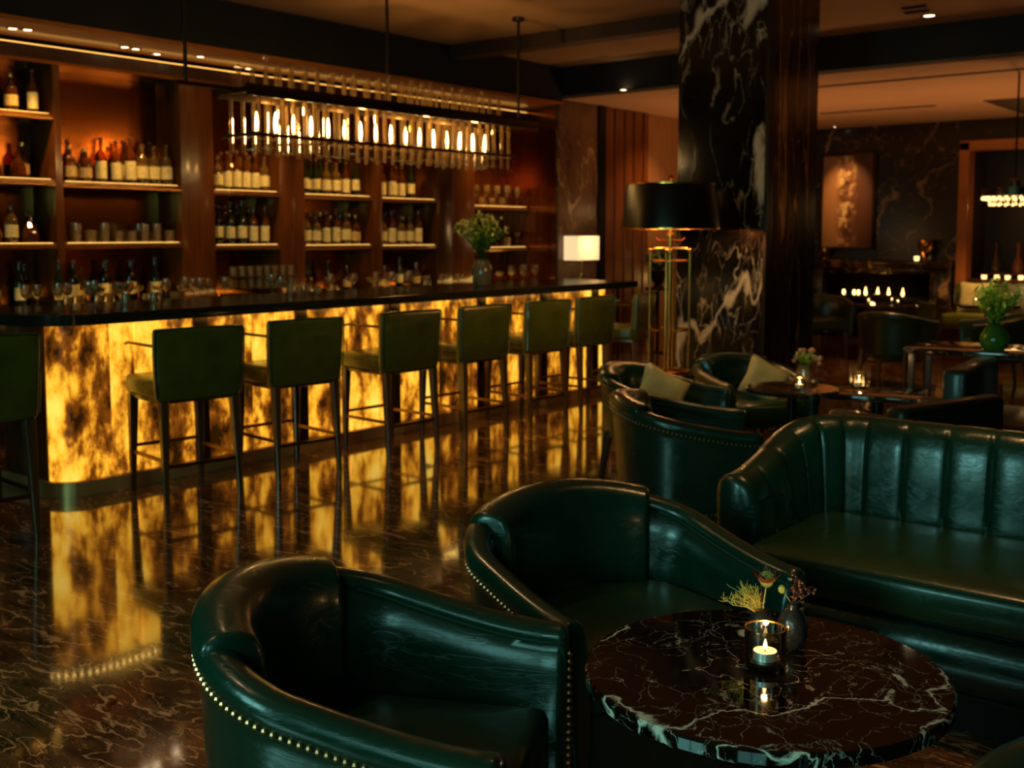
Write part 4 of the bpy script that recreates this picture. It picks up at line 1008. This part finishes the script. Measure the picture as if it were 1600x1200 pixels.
# service table with green plant beyond the booth
gp = gz(1553, 547, .76)
t = thing('console_table', 'dark console table carrying a leafy green plant beyond the booth', 'table', (gp.x-.1, gp.y+.15, 0), .1)
bm = B(); box(bm, -.45, .55, -.3, .3, .72, .76, .006); obj('tabletop', bm, 'stone_top', t)
for x in (-.40, .5):
    for y in (-.25, .25): bm = B(); taper(bm, x, y, 0, .72, .014, .02); obj('leg', bm, 'wood_leg', t)
v = thing('vase', 'round green glass vase on the console table at the right edge', 'vase', (gp.x, gp.y, .76))
bm = B(); lathe(bm, [(.001, 0), (.06, 0), (.085, .03), (.09, .08), (.065, .13), (.05, .15), (.056, .165), (.05, .163), (.045, .15)], n=24); obj('body', bm, 'glass_vase_green', v)
bouquet('bright leafy green plant in the round green glass vase', (gp.x, gp.y, .87), 40, .18, .36, 'foliage_bright', None, L=.05, seed=21, wmul=.28)
spot('plant_spot', (gp.x-.3, gp.y-.4, ZA-.05), (gp.x, gp.y, 1.0), 80, (1, .7, .35), 25, .8, .03)

# ------------------------------------------------------------------ far room: chairs, tables, banquette
i = 0
for (x, y, rz, wh) in ((-5.60, 13.2, .6, 'beside the column edge, facing the fireplace'), (-3.92, 10.95, PI-.1, 'on splayed legs in the middle of the far room'),
                       (-3.02, 11.4, -1.1, 'right of the middle far chair, turned sideways'), (-3.05, 12.9, -2.0, 'in front of the lit banquette'),
                       (-5.0, 14.1, 2.7, 'closest to the fireplace')):
    tub_chair('dark green far tub chair %s' % wh, (x, y, 0), rz, w=.345, f=.30, b_=.30, zb=.74, zt=.64, low=.32, nails=0, mat='leather_far', backpad=False, seatz=.46, group='tub chairs in the far room')
for x, y, wh in ((-4.7, 12.9, 'left of the middle far chair'), (-3.75, 13.6, 'in front of the far banquette')):
    t = thing('dining_table', 'round dark dining table in the far room, %s' % wh, 'table', (x, y, 0))
    bm = B(); lathe(bm, [(.001, .64), (.36, .64), (.37, .65), (.37, .67), (.36, .68), (.001, .68)], n=40); obj('tabletop', bm, 'stone_top', t)
    bm = B(); lathe(bm, [(.001, .64), (.035, .64), (.03, .06), (.2, .02), (.2, 0)], n=20); obj('pedestal', bm, 'brass_dark', t)
    for k in range(3):
        a = k*2.1+x; candle((x+.2*math.cos(a), y+.2*math.sin(a), .681), '%s lit candle glass on the far dining table %s' % (['left', 'near', 'right'][k], wh), r=.03, hgt=.07, light=0)
bq = thing('banquette', 'olive upholstered banquette against the far wall below the copper doorway', 'banquette', (-4.62, 14.75, 0))
bm = B(); box(bm, 0, 2.6, .42, .60, .08, .86, .04, 3); obj('backrest', bm, 'leather_olive', bq, ang=60)
bm = B(); pad(bm, 0, 2.6, -.12, .43, .28, .47); obj('seat_cushion', bm, 'leather_olive', bq, ang=60)
bm = B(); box(bm, .03, 2.57, -.06, .44, 0, .28, .01); obj('base', bm, 'wood_dark', bq)
cushion('square satin cushion at the left end of the far banquette', (-4.30, 15.03, .68), (1.2, 0, .05), .42)
cushion('square satin cushion second along the far banquette, half hidden by the plant', (-3.82, 15.03, .68), (1.2, 0, -.05), .42, 'satin_dark')
cushion('square satin cushion third along the far banquette, near the right edge', (-3.32, 15.03, .68), (1.2, 0, .06), .42)
# row of glass votives on the sill behind the banquette
t = thing('console_shelf', 'narrow dark ledge behind the far banquette', 'shelf', (-4.2, YF-.25, 0))
bm = B(); box(bm, -.35, 1.6, -.1, .1, .86, .90, .004); obj('top', bm, 'wood_dark', t)
bm = B(); box(bm, -.32, 1.57, -.06, .08, 0, .86); obj('panel', bm, 'wood_dark', t)
for k in range(8):
    bm = B(); lathe(bm, [(.001, 0), (.03, 0), (.036, .05), (.033, .05), (.001, .01)], n=12); o = obj('votive', bm, 'crystal_glow'); o.location = (-4.35+k*.15, YF-.25+(.03 if k % 2 else -.03), .901)
    tag(o, 'glowing amber votive on the ledge behind the far banquette, %s from the left' % ORD[k], 'candle', 'votives behind the banquette')
# fireplace
fp_ = thing('fireplace', 'wide dark marble fireplace with a brass edged mantel and black opening', 'fireplace', (-5.9, YF, 0))
bm = B(); box(bm, -1.2, 1.08, -.32, -.004, 1.02, 1.13, .006); obj('mantel', bm, 'marble_brown', fp_)
bm = B(); box(bm, -1.15, -.75, -.25, -.004, 0, 1.02, .005); box(bm, .82, 1.06, -.25, -.004, 0, 1.02, .005); box(bm, -.75, .82, -.25, -.004, .94, 1.02, .004); obj('surround', bm, 'marble_wall', fp_)
bm = B(); box(bm, -.75, .82, -.06, -.004, 0, .94); obj('firebox', bm, 'matte_black', fp_)
bm = B(); box(bm, -.72, .80, -.30, -.07, .56, .62, .004); obj('burner_ledge', bm, 'blackmetal', fp_)
for k, u in enumerate((1318, 1334, 1341, 1352, 1371, 1388, 1410)):
    p = gy(u, 474, YF-.18)
    bm = B(); lathe(bm, [(.005, 0), (.019, .015), (.022, .035), (.012, .07), (.002, .12 if k > 2 else .06)], n=10, cap=True); o = obj('candle_flame', bm, 'small_flame'); o.location = (p.x, YF-.18, .621)
    tag(o, 'small flame on the fireplace ledge, %s from the left' % ORD[k], 'flame', 'flames in the fireplace')
point('fire_glow', (-5.8, YF-.45, .8), 2.5, AMB, .04)
# mantel ornaments
for u, v0, sc, lb in ((1446, 410, 1.0, 'golden urn on the right end of the mantel'), (1288, 407, .6, 'small golden bowl at the left of the mantel, beside the column')):
    p = gy(u, v0, YF-.16); t = thing('urn', lb, 'ornament', (p.x, YF-.16, 1.13))
    bm = B(); lathe(bm, [(.001, 0), (.06*sc, 0), (.03*sc, .03), (.05*sc, .08*sc), (.11*sc, .2*sc), (.10*sc, .26*sc), (.12*sc, .28*sc)], n=20); obj('body', bm, 'brass', t)
    bm = B(); lathe(bm, [(.122*sc, .275*sc), (.128*sc, .28*sc), (.122*sc, .29*sc)], n=20); obj('rim', bm, 'brass', t)
bm = B(); lathe(bm, [(.001, 0), (.03, 0), (.036, .06), (.033, .06), (.001, .01)], n=12); o = obj('votive', bm, 'crystal_glow'); p = gy(1433, 406, YF-.22); o.location = (p.x, YF-.24, 1.131)
tag(o, 'small glowing votive on the mantel beside the golden urn', 'candle')
# painting
a, c_ = gy(1288, 245, YF-.03), gy(1362, 386, YF-.03)
pt_ = thing('painting', 'tall warm abstract painting in a copper frame above the mantel', 'painting', ((a.x+c_.x)/2, YF-.03, (a.z+c_.z)/2))
hw, hh = (c_.x-a.x)/2, (a.z-c_.z)/2
bm = B(); box(bm, -hw, hw, -.012, .02, -hh, hh); obj('canvas', bm, 'canvas', pt_, False)
bm = B()
for q in ((-hw-.04, -hw, -hh-.04, hh+.04), (hw, hw+.04, -hh-.04, hh+.04), (-hw, hw, hh, hh+.04), (-hw, hw, -hh-.04, -hh)): box(bm, q[0], q[1], -.03, .03, q[2], q[3], .004)
obj('frame', bm, 'bronze', pt_)
# alcove console with candlesticks beyond the doorway
t = thing('console_table', 'dark console inside the copper framed doorway', 'table', (-3.95, YF+.65, 0))
bm = B(); box(bm, -.7, .7, -.2, .2, .92, .96, .004); obj('tabletop', bm, 'wood_dark', t)
for x in (-.65, .65):
    for y in (-.15, .15): bm = B(); taper(bm, x, y, 0, .92, .018, .022); obj('leg', bm, 'wood_dark', t)
for k, (x, mt_, lb) in enumerate(((-4.45, 'glass_pale', 'slim pale bottle at the left of the doorway console'), (-4.15, 'berry', 'red brown tall ceramic vase on the doorway console'), (-3.75, 'glass_pale', 'long necked pale decanter right on the doorway console'))):
    bm = B(); lathe(bm, [(.001, 0), (.07, 0), (.085, .06), (.06, .16), (.025, .24), (.02, .40), (.026, .42)], n=18); o = obj('decorative_vase', bm, mt_); o.location = (x, YF+.6, .961); tag(o, lb, 'vase')
point('alcove_glow', (-4.0, YF+.35, 1.9), 2.5, WARM, .05)
# ring chandelier on the right
cc = gy(1585, 312, 11.5)
t = thing('ring_chandelier', 'small round crystal chandelier before the doorway at the right edge', 'chandelier', (cc.x, cc.y, 0))
bm = B(); tube(bm, [(0, 0, 1.98), (0, 0, ZB)], .01, 8); lathe(bm, [(.001, 1.95), (.05, 1.96), (.05, 2.02), (.01, 2.05)], n=16); obj('rod', bm, 'bronze', t)
bm = B(); lathe(bm, [(.27, 1.95), (.30, 1.95), (.30, 1.87), (.27, 1.87), (.27, 1.95)], n=40)
for k in range(4): tube(bm, [(0, 0, 1.96), (.28*math.cos(k*PI/2), .28*math.sin(k*PI/2), 1.94)], .006, 6)
obj('ring', bm, 'bronze', t)
for k in range(28):
    an = 2*PI*k/28; bm = B(); x, y = .285*math.cos(an), .285*math.sin(an)
    sph(bm, (x, y, 1.85), .018, 8, 5); obj('crystal', bm, 'crystal_glow', t)
for k in range(20):
    an = 2*PI*k/20; bm = B(); x, y = .22*math.cos(an), .22*math.sin(an)
    sph(bm, (x, y, 1.79), .014, 8, 5); tube(bm, [(x, y, 1.79), (x*1.2, y*1.2, 1.88)], .002, 4); obj('crystal', bm, 'crystal_glow', t)
point('ring_glow', (cc.x, cc.y, 1.75), 4, WARM, .2)

# added glowing stand-in for a reflected lamp, and plant, by left far wall
ct = thing('console_table', 'dark timber console below the smoky marble panel beyond the bar', 'table', (XW+.25, 10.78, 0))
bm = B(); box(bm, -.2, .2, -.35, .35, .86, .90, .004); obj('tabletop', bm, 'wood_dark', ct)
for x in (-.17, .17):
    for y in (-.31, .31): bm = B(); taper(bm, x, y, 0, .86, .014, .02); obj('leg', bm, 'wood_dark', ct)
lp = thing('lamp_reflection', 'glowing shade standing in for a lamp reflected in the smoky marble panel', 'lamp', (XW+.26, 10.55, .9))
bm = B(); box(bm, -.10, .10, -.22, .22, .30, .58, .006); obj('shade', bm, 'reflection_lit', lp)
bm = B(); lathe(bm, [(.001, 0), (.06, 0), (.06, .01), (.015, .03), (.03, .10), (.012, .18), (.01, .33)], n=20); obj('base', bm, 'brass', lp)
point('reflection_glow', (XW+.5, 10.55, 1.4), 4, WARM, .1)
pp = Vector((XW+.42, 12.0, 0))
t = thing('plant_stand', 'slim dark plant stand before the timber boards', 'stand', (pp.x, pp.y, 0))
bm = B(); lathe(bm, [(.001, .80), (.16, .80), (.16, .83), (.001, .83)], n=24); lathe(bm, [(.02, .8), (.02, .03), (.14, .01), (.14, 0)], n=20); obj('stand_body', bm, 'blackmetal', t)
v = thing('planter', 'bronze urn planter holding a dark bush before the timber boards', 'planter', (pp.x, pp.y, .831))
bm = B(); lathe(bm, [(.001, 0), (.07, 0), (.05, .04), (.10, .12), (.12, .22), (.10, .22), (.08, .15)], n=20); obj('body', bm, 'bronze', v)
bouquet('dark round leafy bush in the bronze urn before the timber boards', (pp.x, pp.y, 1.0), 34, .22, .30, 'foliage', None, L=.08, seed=31, wmul=.28)
